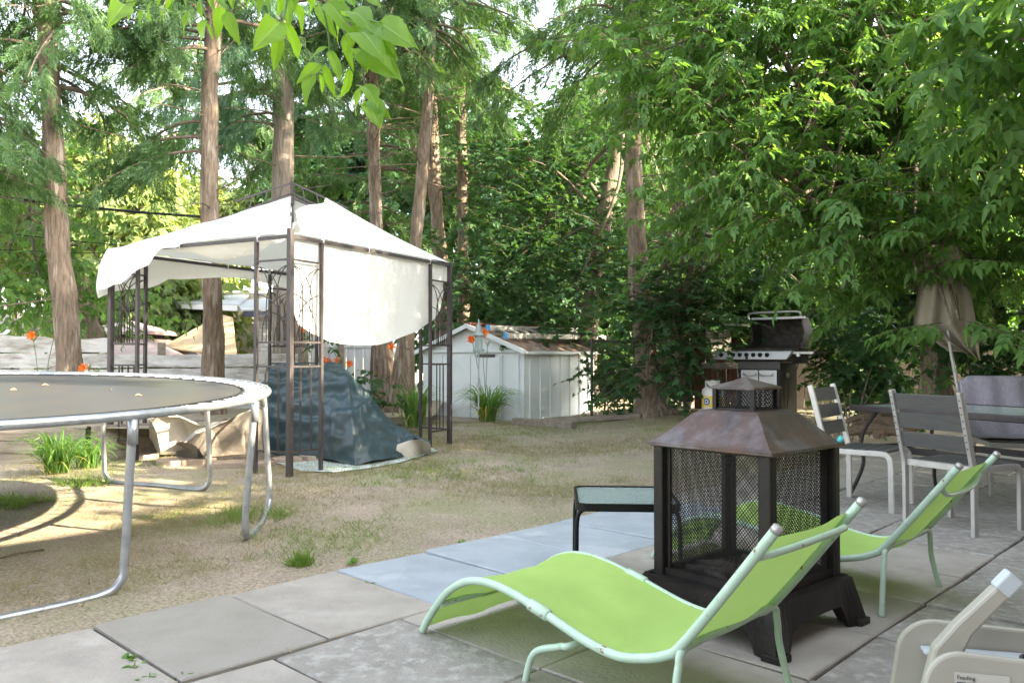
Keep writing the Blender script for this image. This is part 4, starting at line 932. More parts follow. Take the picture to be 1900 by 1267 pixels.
# ------------------------------------------------------------------ trampoline
def trampoline():
    c = Vector((-3.665, 4.959, 0)); Rd = 2.084
    zr = lambda p: .922+.0314*(p.y-4.959)-.0165*(p.x+3.665)
    t = thing('trampoline', 'round trampoline with galvanised frame and dark grey mat', 'trampoline', tuple(onG(c)))
    def cp(a, r): p = c+Vector((r*math.cos(a), r*math.sin(a), 0)); p.z = zr(p); return p
    MB().tube([cp(i*2*math.pi/96, Rd) for i in range(96)], .0225, 12, closed=True).build('top_rail', M['galv'], t, smooth=True)
    rm = 1.915; mb = MB(); mb.v.append(cp(0, 0)-Z*.03); nr, na = 10, 72
    for i in range(1, nr+1):
        for k in range(na): r = rm*i/nr; a = 2*math.pi*k/na; p = cp(a, r); mb.v.append(p-Z*(.03*(1-(i/nr)**2)+.0))
    mb.f = [(0, 1+k, 1+(k+1) % na) for k in range(na)]+[(1+(i-1)*na+k, 1+i*na+k, 1+i*na+(k+1) % na, 1+(i-1)*na+(k+1) % na) for i in range(1, nr) for k in range(na)]
    mt = mb.build('jumping_mat', M['tmat'], t, smooth=True)
    MB().tube([cp(i*2*math.pi/96, rm) for i in range(96)], .008, 6, closed=True).build('mat_hem', M['black'], mt, smooth=True)
    first = None
    for i in range(80):
        a = 2*math.pi*(i+.5)/80; p, q = cp(a, Rd-.02), cp(a, rm+.03); d = (q-p); mb = MB().tube([p+d*.0+Z*.018, p+d*.1+Z*.006, p+d*.16, p+d*.85, p+d*.93], [.003, .003, .0085, .0085, .003], 7); mb.tube([q-d*.07, q+d*.12], .004, 4); mb.build('spring', M['spring'], t, smooth=True)
    pads = MB()
    for mid in (-44, 14, 72, 132, 192, 253):
        a0, a1 = R(mid-(13 if mid == 14 else 15)), R(mid+(13 if mid == 14 else 15)); e = []
        for a in (a0, a1): p = cp(a, Rd); e.append(p)
        f = []
        for a in (a0, a1): p = c+Vector((math.cos(a), math.sin(a), 0))*(2.03 if a == a0 and mid != 72 else 2.13 if mid != -44 else 2.03); p.z = gh(p.x, p.y)+.006; f.append(p)
        dd = (f[1]-f[0]).normalized(); pts = [e[0]-Z*.02, f[0]+Z*.16, f[0]+Z*.05+dd*.02, f[0]+dd*.13, f[0].lerp(f[1], .5)-(c-f[0].lerp(f[1], .5)).normalized()*.02, f[1]-dd*.13, f[1]+Z*.05-dd*.02, f[1]+Z*.16, e[1]-Z*.02]
        lg = MB().tube(smooth_path(pts[:1]+[e[0].lerp(f[0]+Z*.16, .5)]+pts[1:-1]+[e[1].lerp(f[1]+Z*.16, .5)]+pts[-1:], 6), .021, 10).build('leg', M['galv'], t, smooth=True)
        for k in (0, 1):
            p = e[k]; MB().tube([p-Z*.02, p-Z*.14], .0245, 10).build('socket', M['galv'], lg, smooth=True)
            q = e[k].lerp(f[k]+Z*.16, .72); MB().tube([q+Z*.012, q-Z*.012], .0235, 10).build('joint_ring', M['galv'], lg)
    for i, (a, r) in enumerate(((10, 1.3), (35, 1.1), (75, 1.0), (-40, 1.2), (60, .6), (110, .8))):
        p = cp(R(a), r)-Z*.012; g = random.Random(i); d = Vector((g.uniform(-1, 1), g.uniform(-1, 1), 0)).normalized()*.022; s_ = Vector((-d.y, d.x, 0))*.5
        o = MB().add([p-d, p+s_+Z*.012, p+d, p-s_+Z*.008], [(0, 1, 2, 3)]).build('fallen_leaf', M['litter'], solid=.002); tag(o, 'small dry leaf fallen on the dark trampoline mat', 'leaf', 'leaves on the trampoline mat')
trampoline()
# ------------------------------------------------------------------ tarps
def drape(name, label, front, crest, back, m, cat, seed, fold=.05, nu=70, nv=44, bulge=.10, crumple=1.0):
    def tab(T, u): return Vector(lerp_tab([(i/(len(T)-1), tuple(p)) for i, p in enumerate(T)], u))
    def fn(u, v):
        e = math.sin(math.pi*min(v/.7, 1))
        f, c, b = tab(front, u), tab(crest, u), tab(back, u)
        if v < .7: k = v/.7; p = f.lerp(c, k)+Z*bulge*math.sin(math.pi*k)*(c.z-f.z)
        else: k = (v-.7)/.3; p = c.lerp(b, k); p.z = c.z+(b.z-c.z)*k*k
        hgt = max(0, min(1, (c.z-f.z)/.5)); o_ = Vector((seed, seed*2, 0))
        rg = lambda s_: 1-2*abs(mnoise.noise(p*s_+o_))
        tr = lambda k, z: 1-2*abs(mnoise.noise(Vector((p.x*k, p.y*k, p.z*z))+o_)); q = .45*rg(1.5)+.30*rg(3.4)+.42*tr(1.1, 4.5)+.22*tr(2.6, 9)+.15*rg(7.5)+.04*rg(17)
        p = p+(Vector((.25*mnoise.noise(p*2.3+o_), -.75, .6))*fold*q*(.45+.55*e)*crumple*(.35+.65*hgt) if True else p)
        p.z = max(p.z, gh(p.x, p.y)+.012); return p
    return tag(MB().grid(nu, nv, fn).build(name, m, smooth=True), label, cat)
def gp(u, v): 
    z = .05
    for _ in range(4): p = G(u, v, z); z = gh(p.x, p.y)
    p.z = z; return p
fr = [gp(488, 846), gp(540, 852), gp(600, 856), gp(660, 866), gp(700, 861), gp(745, 852), gp(782, 843), gp(800, 836)]
cr = [P(500, 690, 8.7), P(545, 684, 8.9), P(590, 690, 9.0), P(628, 680, 9.0), P(672, 728, 9.1), P(715, 780, 9.0), P(762, 812, 8.8), P(798, 826, 8.6)]
bk = [Vector((p.x-.1, p.y+.7, gh(p.x, p.y+.7))) for p in cr]
drape('tarp', 'dark blue green tarp thrown over a heap under the gazebo', fr, cr, bk, M['tarp'], 'tarp', 3, fold=.15, nu=170, nv=110, bulge=.34)
fr = [gp(735, 853), gp(765, 850), gp(790, 842), gp(800, 836)]; cr = [P(738, 826, 8.5), P(760, 818, 8.55), P(782, 816, 8.55), P(797, 824, 8.5)]
drape('tarp', 'light grey crumpled end of a tarp at the foot of the dark heap', fr, cr, [Vector((p.x, p.y+.25, gh(p.x, p.y))) for p in cr], M['clothw'], 'tarp', 8, fold=.06, nu=40, nv=30)
def groundsheet():
    ed = [(505, 858), (560, 876), (620, 878), (680, 871), (740, 860), (812, 838)]; bkk = [(520, 848), (570, 852), (640, 850), (700, 845), (750, 840), (800, 832)]
    def fn(u, v):
        a = lerp_tab([(i/5, tuple(map(float, p))) for i, p in enumerate(ed)], u); b = lerp_tab([(i/5, tuple(map(float, p))) for i, p in enumerate(bkk)], u)
        p = gp(a[0], a[1]).lerp(gp(b[0], b[1]), v); p.z = gh(p.x, p.y)+.010+.012*abs(mnoise.noise(Vector((u*12, v*4, 0)))); return p
    tag(MB().grid(60, 10, fn).build('ground_sheet', M['tarpsheet'], smooth=True, solid=.004), 'pale turquoise plastic sheet lying flat under the dark tarp', 'plastic sheet')
groundsheet()
fr = [gp(283, 842), gp(300, 848), gp(325, 846), gp(360, 830)]; cr = [P(277, 785, 7.9), P(300, 778, 8.0), P(335, 776, 8.1), P(368, 790, 8.1)]
drape('cloth_heap', 'dirty white cloth dumped beside the fence, seen under the trampoline', fr, cr, [Vector((p.x, p.y+.3, gh(p.x, p.y)+.1)) for p in cr], M['clothw'], 'cloth', 21, fold=.13, nu=80, nv=54, bulge=.3)
fr = [gp(328, 850), gp(370, 856), gp(430, 852), gp(490, 852)]; cr = [P(345, 826, 7.7), P(385, 800, 7.9), P(425, 782, 8.0), P(480, 762, 8.3)]
drape('cloth_heap', 'brownish crumpled cover heaped beside the dark tarp', fr, cr, [Vector((p.x, p.y+.5, gh(p.x, p.y)+.05)) for p in cr], M['clothb'], 'cloth', 33, fold=.14, nu=90, nv=60, bulge=.3)
# paving stones in a row
PS = [(268, 851, 'tan paving stone at the left end of the row'), (318, 862, 'second tan paving stone from the left end of the row'), (372, 859, 'tan paving stone beside the clump of weeds in the row'), (420, 866, 'tan paving stone between the two right trampoline legs'), (470, 866, 'tan paving stone behind the right trampoline leg'), (532, 858, 'tan paving stone beside the near gazebo post'), (300, 838, 'tan paving stone behind the row, against the cloth heap'), (586, 853, 'tan paving stone under the front edge of the dark tarp')]
g = random.Random(4)
for u, v, l in PS:
    p = gp(u, v); mb = MB(); r = .17; pl = [(math.cos(R(60*k))*r, math.sin(R(60*k))*r*.85) for k in range(6)] if g.random() < .6 else [(-.17, -.11), (.17, -.11), (.17, .11), (-.17, .11)]
    a = g.uniform(-.3, .3); mb.prism([p+Vector((x*math.cos(a)-y*math.sin(a), x*math.sin(a)+y*math.cos(a), -.02)) for x, y in pl], (0, 0, .075)); tag(mb.build('paving_stone', M['stonep'], bevel=.008), l, 'paving stone', 'row of loose paving stones')
# ------------------------------------------------------------------ fence of whitewashed boards, planter wall, board gate
FA = Vector((-8.6, 9.4, 0)); FB = Vector((-3.05, 11.55, 0)); fd = (FB-FA).normalized(); fn_ = Vector((fd.y, -fd.x, 0))
def rough_board(name, a, b, z0, z1, th, m, parent, seed, top=.02, bot=.012, n=46):
    def f(u, v):
        p = a.lerp(b, u); t0 = z0+bot*mnoise.noise(Vector((u*9+seed, 1, 0))); t1 = z1+top*(mnoise.noise(Vector((u*6, seed, 3)))+.6*mnoise.noise(Vector((u*19, seed, 5))))
        s = v*6
        d = fn_2*th/2
        if s <= 1: q = p+d*(1) ; z = t0
        bulge = .010*mnoise.noise(Vector((u*14, v*4, seed)))
        if s <= 3: return p+d+fn_2*bulge+Z*(t0+(t1-t0)*(s/3))
        if s <= 4: return p+d-2*d*(s-3)+Z*t1
        return p-d+Z*(t1+(t0-t1)*(s-4)/2)
    return MB().grid(n, 12, f).build(name, m, parent, smooth=False)
fn_2 = fn_
ft = thing('board_fence', 'weathered whitewashed fence of wide horizontal boards', 'fence', tuple(onG(FA.lerp(FB, .5))))
zg = .05; hs_ = [(.02, .24), (.255, .47), (.485, .70), (.715, .93), (.945, 1.13), (1.145, 1.34)]
for i, (a, b) in enumerate(hs_):
    e = FB if i < 5 else FA.lerp(FB, .60)
    rough_board('board', FA+fn_*.012*(i % 2), e+fn_*.012*(i % 2), zg+a, zg+b-.004, .05, M['white_wood'], ft, i*3.1, top=.03 if i >= 4 else .012)
for q in (.05, .38, .7, .985):
    p = FA.lerp(FB, q)-fn_*.09; MB().box(p+Z*.68, (.1, .1, 1.3), (fd, fn_, Z)).build('post', M['timber'], ft, bevel=.01)
# raised bed behind a low timber wall
WA = Vector((-7.6, 8.3, 0)); WB = Vector((-4.35, 8.35, 0)); WC = Vector((-3.4, 9.3, 0))
bt = thing('planter_wall', 'low retaining wall of stacked grey timbers under the left fence', 'retaining wall', tuple(onG(WA.lerp(WB, .5))))
fn_2 = Vector((0, -1, 0))
for k in range(3): rough_board('timber', WA, WB, .0+k*.13+gh(-6, 8.3)-.03, .125+k*.13+gh(-6, 8.3)-.03, .13, M['timber'], bt, 40+k, top=.006, bot=.004, n=24)
fn_2 = (WC-WB).cross(Z).normalized()
for k in range(3): rough_board('timber', WB, WC, .0+k*.13+.04, .125+k*.13+.04, .13, M['timber'], bt, 50+k, top=.006, bot=.004, n=16)
sb = MB().grid(30, 10, lambda u, v: Vector((-7.6+4.3*u*(1-.0*v), 8.36+(1.3+1.4*u)*v, .40+.03*mnoise.noise(Vector((u*9, v*4, 0)))+.04*v))); o = sb.build('bed_soil', GM, smooth=True); o['kind'] = 'structure'
# timbers and soil of the back bed
TW = thing('planter_wall', 'low wall of stacked timbers behind the dark tarp and lilies', 'retaining wall', tuple(onG(P(720, 730, 11.2)))); 
a, b = P(640, 700, 11.6), P(800, 700, 11.7); a.z = b.z = 0; fn_2 = (b-a).cross(Z).normalized()
for k in range(2): rough_board('timber', a, b, .07+k*.105, .17+k*.105, .12, M['timber'], TW, 60+k, top=.006, bot=.004, n=20)
o = MB().grid(20, 6, lambda u, v: a.lerp(b, u)+Vector((-.0, .05+2.6*v, .26+.12*v+.03*mnoise.noise(Vector((u*9, v*4, 7))))), ).build('bed_soil', GM, smooth=True); o['kind'] = 'structure'
for (u0, v0, u1, v1, hh, lab) in ((955, 787, 1066, 795, .11, 'short grey edging timber lying in front of the white shed'), (1010, 786, 1190, 774, .07, 'thin grey edging timber along the soil beside the shed')):
    p, q = gp(u0, v0), gp(u1, v1); mb = MB().bar(p+Z*hh*.4, q+Z*hh*.4, .12, hh); tag(mb.build('edging_timber', M['timber'], bevel=.01), lab, 'timber')
# white vertical board gate
GA, GB = P(578, 700, 12.6), P(705, 700, 12.9); GA.z = GB.z = .1
gd = (GB-GA).normalized(); gt = thing('board_gate', 'pale white painted gate of vertical boards behind the tarp', 'gate', tuple(GA.lerp(GB, .5)))
gl = (GB-GA).length; nb = 8
for i in range(nb): MB().box(GA+gd*gl*(i+.5)/nb+Z*.78, (gl/nb-.008, .025, 1.15+.04*math.sin(i*2.2)), (gd, gd.cross(Z), Z)).build('board', M['white_board'], gt, bevel=.004)
MB().box(GA+gd*gl*.5+Z*1.24+gd.cross(Z)*.022, (gl*.94, .025, .13), (gd, gd.cross(Z), Z)).build('crossrail', M['white_board'], gt, bevel=.004)
MB().box(GA+gd*gl*.42+Z*.75+gd.cross(Z)*.05, (.09, .09, 1.25), (gd, gd.cross(Z), Z)).build('gate_post', M['timber'], gt, bevel=.01)
# ------------------------------------------------------------------ shed with ladder
def shed():
    c = gp(973, 780); c.z = 0; dx = Vector((.655, .755, 0)).normalized(); dy = Vector((-dx.y, dx.x, 0)); Lr, Wf = 1.9, 2.35; zb = .10
    t = thing('garden_shed', 'low white metal garden shed with rusty roof', 'shed', tuple(c+Z*zb)); q = lambda a, b, z: c+dx*a+dy*b+Z*z
    ze, zr = 1.25, 1.66
    # right side wall, ribbed
    n = 190
    def prof(s): s = (s/.265) % 1; return .022*(ss(.42, .46, s)-ss(.54, .58, s))
    mb = MB().grid(n, 3, lambda u, v: q(Lr*u, -prof(Lr*u), zb+(ze-zb)*v)); mb.build('side_wall', M['metalw'], t)
    mb = MB().grid(40, 1, lambda u, v: q(Lr, Wf*u, zb+(ze-zb)*v)); mb.build('back_wall', M['metalw'], t); MB().grid(40, 1, lambda u, v: q(Lr*u, Wf, zb+(ze-zb)*v)).build('side_wall', M['metalw'], t)
    fw = MB(); fw.prism([q(0, 0, zb), q(0, Wf, zb), q(0, Wf, ze), q(0, Wf/2, zr-.03), q(0, 0, ze)], dx*.02); front = fw.build('front_wall', M['metalw'], t)
    for s in (.12, .48, 1.86, 2.22): MB().box(q(-.012, s, (zb+ze)/2-.04), (.02, .035, ze-zb-.1), (dx, dy, Z)).build('rib', M['metalw'], front)
    MB().box(q(-.02, Wf/2, ze-.02), (.03, Wf*.98, .05), (dx, dy, Z)).build('door_rail', M['metalw'], front, bevel=.004)
    for s in (.82, 1.49): 
        d = MB().box(q(-.022, s, (zb+ze)/2-.045), (.022, .655, ze-zb-.12), (dx, dy, Z)).build('door', M['metalw'], t, bevel=.005)
    MB().box(q(-.036, .80, ze-.10), (.012, .40, .05), (dx, dy, Z)).build('hanging_bar', M['wire'], t)
    ov = .10; rf = 0
    for s in (0, 1):
        e, r = (-ov, Wf/2) if s == 0 else (Wf+ov, Wf/2)
        ee = ze-(zr-ze)/(Wf/2)*ov
        mb = MB().grid(150, 4, lambda u, v: q(-ov+(Lr+2*ov)*u, e+(r-e)*v, ee+(zr-ee)*v+.012+1.3*prof((Lr+.2)*u)*.8)); mb.build('roof', M['roofrust'], t)
        MB().bar(q(-ov-.01, e, ee-.01), q(-ov-.01, r, zr-.01), .03, .07).build('gable_trim', M['metalw'], t)
        MB().bar(q(-ov, e, ee-.015), q(Lr+ov, e, ee-.015), .02, .045).build('eave_trim', M['metalw'], t)
    MB().bar(q(-ov, Wf/2, zr+.03), q(Lr+ov, Wf/2, zr+.03), .16, .03).build('ridge_cap', mat('ridge_rust', (.22, .07, .06), (.14, .06, .05), .7), t)
    # ladder resting on the right slope
    lt = thing('ladder', 'aluminium ladder with blue end caps lying on the shed roof', 'ladder', tuple(q(.8, .5, ze+.15)))
    rz = lambda b: ze+(zr-ze)/(Wf/2)*b+.095
    for b in (.28, .66):
        o = MB().bar(q(-.12, b, rz(b)+.03), q(2.6, b-.05, rz(b)+.04), .035, .085).build('rail', M['ladder'], lt, bevel=.006); MB().bar(q(-.165, b, rz(b)+.03), q(-.105, b, rz(b)+.03), .045, .095).build('end_cap', M['blue'], lt, bevel=.008)
        for k in range(9): p = q(.05+k*.28, b-.02, rz(b)+.02); MB().tube([p-dy*.025, p+dy*.005], .014, 8).build('rivet', M['spring'], o)
    for k in range(9): x = .05+k*.28; MB().bar(q(x, .285, rz(.28)+.03), q(x, .65, rz(.66)+.03), .035, .03).build('rung', M['ladder'], lt, bevel=.006)
    return q
SQ = shed()
def lantern():
    p = P(888, 735, 11.0); p.z = .42; k = 11.0/F; t = thing('garden_ornament', 'tall pale glass spire ornament on a stake before the shed', 'garden ornament', tuple(p)); top = P(888, 592, 11.0).z
    MB().tube([p, Vector((p.x, p.y, top-.42))], .012, 6).build('stake', M['galv'], t)
    MB().lathe([(.075, top-.46), (.08, top-.42), (.05, top-.40), (.055, top-.25), (.085, top-.22), (.06, top-.19), (.035, top-.10), (.012, top-.06), (.01, top)], (p.x, p.y, 0), 10).build('spire', M['glass'], t, smooth=False)
lantern()
# ------------------------------------------------------------------ fences behind the right side
def chainlink():
    a, b = P(1098, 700, 13.2), P(1262, 700, 13.6); a.z = b.z = 0; d = (b-a); L = d.length; d.normalize(); z0, z1 = .2, 1.38; t = thing('chain_link_fence', 'dark chain link fence between the shed and the thick tree', 'fence', tuple(a.lerp(b, .5)+Z*.2)); mb = MB(); p_ = .065; Hh = z1-z0
    for s in (1, -1):
        k = -Hh
        while k < L:
            x0, x1, za, zb = k, k+Hh, 0, Hh
            if x0 < 0: za = -x0; x0 = 0
            if x1 > L: zb = Hh-(x1-L); x1 = L
            if zb > za: mb.bar(a+d*(x0 if s > 0 else L-x0)+Z*(z0+za), a+d*(x1 if s > 0 else L-x1)+Z*(z0+zb), .005, .005)
            k += p_
    mb.build('wire_mesh', M['wire'], t)
    for q in (0, .5, 1): MB().tube([a+d*L*q+Z*.1, a+d*L*q+Z*1.42], .025, 8).build('post', M['wire'], t)
    MB().tube([a+Z*1.39, b+Z*1.39], .02, 8).build('top_rail', M['wire'], t)
chainlink()
def lattice():
    a, b = P(1196, 700, 12.9), P(1272, 700, 12.6); a.z = b.z = 0; d = b-a; L = d.length; d.normalize(); n = d.cross(Z); z0, z1 = .35, 2.05; t = thing('lattice_panel', 'tan wooden lattice panel behind the tree trunk', 'lattice', tuple(a.lerp(b, .5)+Z*.25)); Hh = z1-z0
    for s in (1, -1):
        mb = MB(); k = -Hh
        while k < L:
            x0, x1, za, zb = k, k+Hh, 0, Hh
            if x0 < 0: za = -x0; x0 = 0
            if x1 > L: zb = Hh-(x1-L); x1 = L
            if zb > za+.02: mb.bar(a+d*(x0 if s > 0 else L-x0)+Z*(z0+za)+n*s*.004, a+d*(x1 if s > 0 else L-x1)+Z*(z0+zb)+n*s*.004, .034, .008, up=n)
            k += .11
        mb.build('laths', M['lattice'], t)
    for q in (0, 1): MB().box(a+d*(L+.05)*q-d*.02+Z*1.2, (.09, .09, 2.0), (d, n, Z)).build('post', M['lattice'], t)
    for z in (z0, z1): MB().bar(a+Z*z, b+Z*z, .05, .03).build('frame_rail', M['lattice'], t)
lattice()
def darkfence():
    t = thing('wooden_fence', 'dark reddish brown fence in the shade behind the barbecue', 'fence', tuple(P(1330, 700, 13.2)))
    a, b = P(1288, 700, 13.2), P(1960, 700, 12.4); a.z = b.z = .2; d = b-a; L = d.length; d.normalize(); n = d.cross(Z); k = 0; i = 0
    while k < L: MB().box(a+d*(k+.07)+Z*.72, (.135, .022, 1.25+.05*math.sin(i*1.7)), (d, n, Z)).build('board', M['redwood'] if i < 6 else M['dark'], t); k += .143; i += 1  # boards past the reddish ones carry the shade in their near-black colour
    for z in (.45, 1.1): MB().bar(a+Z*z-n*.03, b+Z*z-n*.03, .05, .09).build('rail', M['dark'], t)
    r = MB().bar(P(1340, 602, 12.0), P(1412, 604, 11.9), .06, .03).build('leaning_pole', M['alu']); tag(r, 'pale metal pole lying level in the leaves left of the barbecue lid', 'pole')
    p = gp(1290, 752); b_ = MB().prism([p+Vector(v) for v in ((-.09, 0, -.02), (.1, -.03, -.02), (.12, 0, .09), (.05, .02, .17), (-.04, .02, .15))], (0, .14, .0)).build('rough_stone', M['stonep'], bevel=.02); tag(b_, 'rough grey stone left of the propane tank', 'stone')
darkfence()
# ------------------------------------------------------------------ day lilies and small plants
def lily(label, p, n, L, seed, spread=1.0, stalks=(), group='day lilies along the beds', yel=.06):
    g = np.random.default_rng(seed); r_ = random.Random(seed); t = thing('day_lily', label, 'plant', tuple(p), group)
    for nm, cnt, m in (('leaves', n, M['lily']), ('yellowed_leaves', int(n*yel), M['lilyy'])):
        V = []; Fq = []
        for i in range(cnt):
            a = g.uniform(0, 2*math.pi); d = np.array([math.cos(a), math.sin(a), 0]); q = np.array([-d[1], d[0], 0]); l = L*g.uniform(.6, 1.15); out = g.uniform(.25, .85)*spread; b = np.array(p)+d*g.uniform(0, .10)+q*g.normal(0, .05); w0 = g.uniform(.008, .0135); kink = g.uniform(.55, .9)
            if nm != 'leaves': out = 1.1; l *= .7
            k0 = len(V); tw = g.normal(0, .25)
            for s in range(8):
                x = s/7; pos = b+d*l*out*(x*.35+.65*x*x)+np.array([0, 0, 1])*l*(x*1.15-(.35+.85*out*kink)*x*x*x)*.95; pos[2] = max(pos[2], p[2]+.01); ww = w0*(1-.9*x**2.2)*(.75+.25*math.sin(x*3))
                qq = q*math.cos(tw)+np.array([0, 0, 1])*math.sin(tw)
                V += [pos+qq*ww, pos-np.array([0, 0, .35*ww]), pos-qq*ww]
            for s in range(7):
                o = k0+s*3; Fq += [[o, o+1, o+4, o+3], [o+1, o+2, o+5, o+4]]
        if V: npmesh(nm, V, Fq, m, t)
    for k, (u, v, Y, nf) in enumerate(stalks):
        e = P(u, v, Y); b = Vector(p)+Vector((r_.uniform(-.05, .05), r_.uniform(-.05, .05), 0)); mid = b.lerp(e, .6)+Vector((0, 0, .10)); pth = smooth_path([b, mid, e], 6)
        st = MB().tube(pth, .0045, 5).build('flower_stalk', M['lily'], t, smooth=True)
        for b_ in range(3): d = Vector((r_.uniform(-1, 1), r_.uniform(-.5, .5), 1.1)).normalized(); MB().tube([e-Z*.02, e+d*.035, e+d*.07], [.004, .0075, .002], 6).build('bud', M['lilyy'] if b_ else M['lily'], st, smooth=True)
        for f in range(nf):
            ax = Vector((r_.uniform(-.7, .7), -.8, r_.uniform(.1, .7))).normalized(); c0 = e+Vector((r_.uniform(-.05, .05), 0, r_.uniform(-.02, .05))); mb = MB(); s1 = ax.orthogonal().normalized(); s2 = ax.cross(s1)
            for j in range(6):
                a = j*math.pi/3; d = s1*math.cos(a)+s2*math.sin(a); q = ax.cross(d); rr = .062*r_.uniform(.9, 1.15)
                row = [(0, .0, .006), (.35, .55, .013), (.7, .95, .016), (1, .85, .003)]
                mb.add([c0+d*rr*x+ax*rr*y*(1.0 if x < .8 else .75)+q*w*s for x, y, w in row for s in (-1, 1)], [(2*k2, 2*k2+1, 2*k2+3, 2*k2+2) for k2 in range(3)])
            mb.build('flower', M['orange'], st)
    return t
bs = .42
lily('large day lily with orange flowers before the white shed', gp(905, 782), 190, .86, 1, .95, ((876, 632, 11.4, 2), (892, 622, 11.4, 2), (905, 640, 11.5, 0)), yel=.10)
q_ = P(770, 745, 11.0); q_.z = .18
lily('day lily between the tree trunk and the right gazebo post', q_, 130, .85, 2, .75, ((725, 645, 11.6, 1),), yel=.05)
q_ = gp(108, 878)
lily('day lily under the trampoline at the foot of the planter wall', q_, 120, .62, 3, 1.05, (), yel=.05)
q_ = gp(165, 868); lily('smaller day lily under the trampoline, right of the bigger clump', q_, 60, .48, 4, 1.0, (), yel=.08)
for i, (u, v, Y, l) in enumerate(((62, 632, 9.6, 'day lily flowering in front of the left end of the board fence'), (165, 685, 9.3, 'day lily with one orange bloom beside the left tree trunk'), (590, 668, 11.8, 'day lily blooming behind the left part of the dark tarp'), (632, 672, 11.9, 'day lily blooming behind the peak of the dark tarp'), (565, 618, 12.0, 'day lily blooming beside the stump, under the curtain edge'))):
    q_ = P(u+8, 740, Y); q_.z = .40; lily(l, q_, 26, .45, 20+i, .9, ((u, v, Y, 1), (u+14 if i else u+38, v+8 if i else v-4, Y, 1 if i in (2, 3) else 0)))
def leafy(name, label, cat, p, blobs, seed, m, tm, group=None, **sh):
    g = np.random.default_rng(seed); t = thing(name, label, cat, tuple(p), group); st, Po, X, N, S = shoots(blobs, g, **sh); build_leaves('leaves', tm, Po, X, N, S, M[m], t); stems_mesh(st, .004, M['twig'], t, 'stems')
    r_ = random.Random(seed); mb = MB()
    for k in range(5): e = Vector(blobs[k % len(blobs)][0])+Vector([r_.uniform(-.5, .5)*q for q in blobs[k % len(blobs)][1]]); mb.tube(smooth_path([Vector(p)+Vector((r_.uniform(-.1, .1), r_.uniform(-.1, .1), 0)), (Vector(p)+e)/2+Vector((0, 0, .1)), e], 4), [.012-.001*i for i in range(9)], 5, caps=False)
    mb.build('stalks', M['twig'], t); return t
q_ = P(665, 735, 11.0); q_.z = .4
leafy('leafy_plant', 'broad leaved dark green plant growing between tarp and planter wall', 'plant', q_, [(tuple(P(660, 715, 10.9)), (.35, .2, .3), 16), (tuple(P(700, 725, 10.9)), (.3, .2, .25), 12), (tuple(P(600, 640, 11.8)), (.2, .15, .12), 6)], 41, 'leaf_map', TS, L=(.15, .35), nl=6, ls=(.08, .15))
# ------------------------------------------------------------------ neighbouring houses, roofs, cables
def hip(name, c, wx, wy, z0, z1, m, parent, rz=0, ov=0):
    X = Vector((math.cos(rz), math.sin(rz), 0)); Y = Vector((-math.sin(rz), math.cos(rz), 0)); r = max(0, wx-wy)/2
    b = [c+X*sx*wx/2+Y*sy*wy/2+Z*z0 for sx, sy in ((-1, -1), (1, -1), (1, 1), (-1, 1))]; t = [c-X*r+Z*z1, c+X*r+Z*z1]
    return MB().add(b+t, [(0, 1, 5, 4), (1, 2, 5), (2, 3, 4, 5), (3, 0, 4)]).build(name, m, parent, solid=.06)
c = P(10, 620, 22); c.z = 0
t = thing('house', 'neighbouring house with brown hipped roof at the left edge', 'house', tuple(c))
zz = lambda v, Y: H-(v-660)*Y/F
MB().box(c+Z*.85, (5.0, 4, 1.7), rz=0).build('wall', M['sidingw'], t); hip('roof', c, 6.0-2.6, 5, zz(612, 20), zz(575, 22), M['roofb'], t); hip('roof', c+Vector((-2, .5, 0)), 6.2, 5, zz(612, 20), zz(570, 22), M['roofb'], t)
MB().box(c+Vector((.2, -2.55, zz(616, 19.4))), (3.4, .08, .12)).build('gutter', M['white'], t); MB().box(c+Vector((1.2, -2.02, .9)), (.8, .06, .7)).build('window', M['fascia'], t)
c = P(240, 640, 16.5); c.z = 0; t = thing('garden_pavilion', 'two tiered pinkish brown pavilion roof beyond the board fence', 'pavilion', tuple(c))
hip('roof', c, 3.3, 3.3, zz(672, 15.5), zz(612, 16.5), M['roofp'], t); hip('vent_roof', c, 1.45, 1.45, zz(618, 16), zz(597, 16.5), M['roofp'], t)
MB().box(c+Z*(zz(620, 16.3)), (1.0, 1.0, .16)).build('vent', M['dark'], t)
for sx in (-1, 1):
    for sy in (-1, 1): MB().box(c+Vector((sx*1.5, sy*1.5, .5)), (.09, .09, 1.0)).build('post', M['gpost'], t)
c = P(430, 640, 19); c.z = 0; t = thing('house', 'white brick bungalow with pale low roof beyond the board fence', 'house', tuple(c))
a = P(455, 640, 17.5); b = P(545, 640, 18.0); a.z = b.z = 0
MB().box((a+b)/2+Vector((.1, 1.5, zz(590, 18)*.5)), ((b-a).length+.4, 3, zz(590, 18)), rz=.25).build('wall', M['brickw'], t)
MB().prism([P(452, 577, 17.2), P(560, 577, 17.6), P(560, 588, 17.6), P(452, 588, 17.2)], (0, .12, 0)).build('fascia', M['fascia'], t)
MB().add([P(448, 577, 17.2), P(560, 576, 17.6), P(560, 548, 20.5), P(440, 560, 20.5)], [(0, 1, 2, 3)]).build('roof', M['roofl'], t, solid=.05)
MB().box(P(372, 600, 21.0)+Vector((.6, 1.2, -.35)), (2.3, 2.4, 2.3), rz=.1).build('wall', M['sidingw'], t)
MB().prism([P(322, 562, 19.2), P(440, 567, 18.6), P(440, 577, 18.6), P(322, 572, 19.2)], (0, .15, 0)).build('gutter', M['white'], t)
MB().add([P(318, 562, 19.2), P(445, 567, 18.6), P(470, 540, 22.5), P(360, 545, 23)], [(0, 1, 2, 3)]).build('roof', M['roofl'], t, solid=.05)
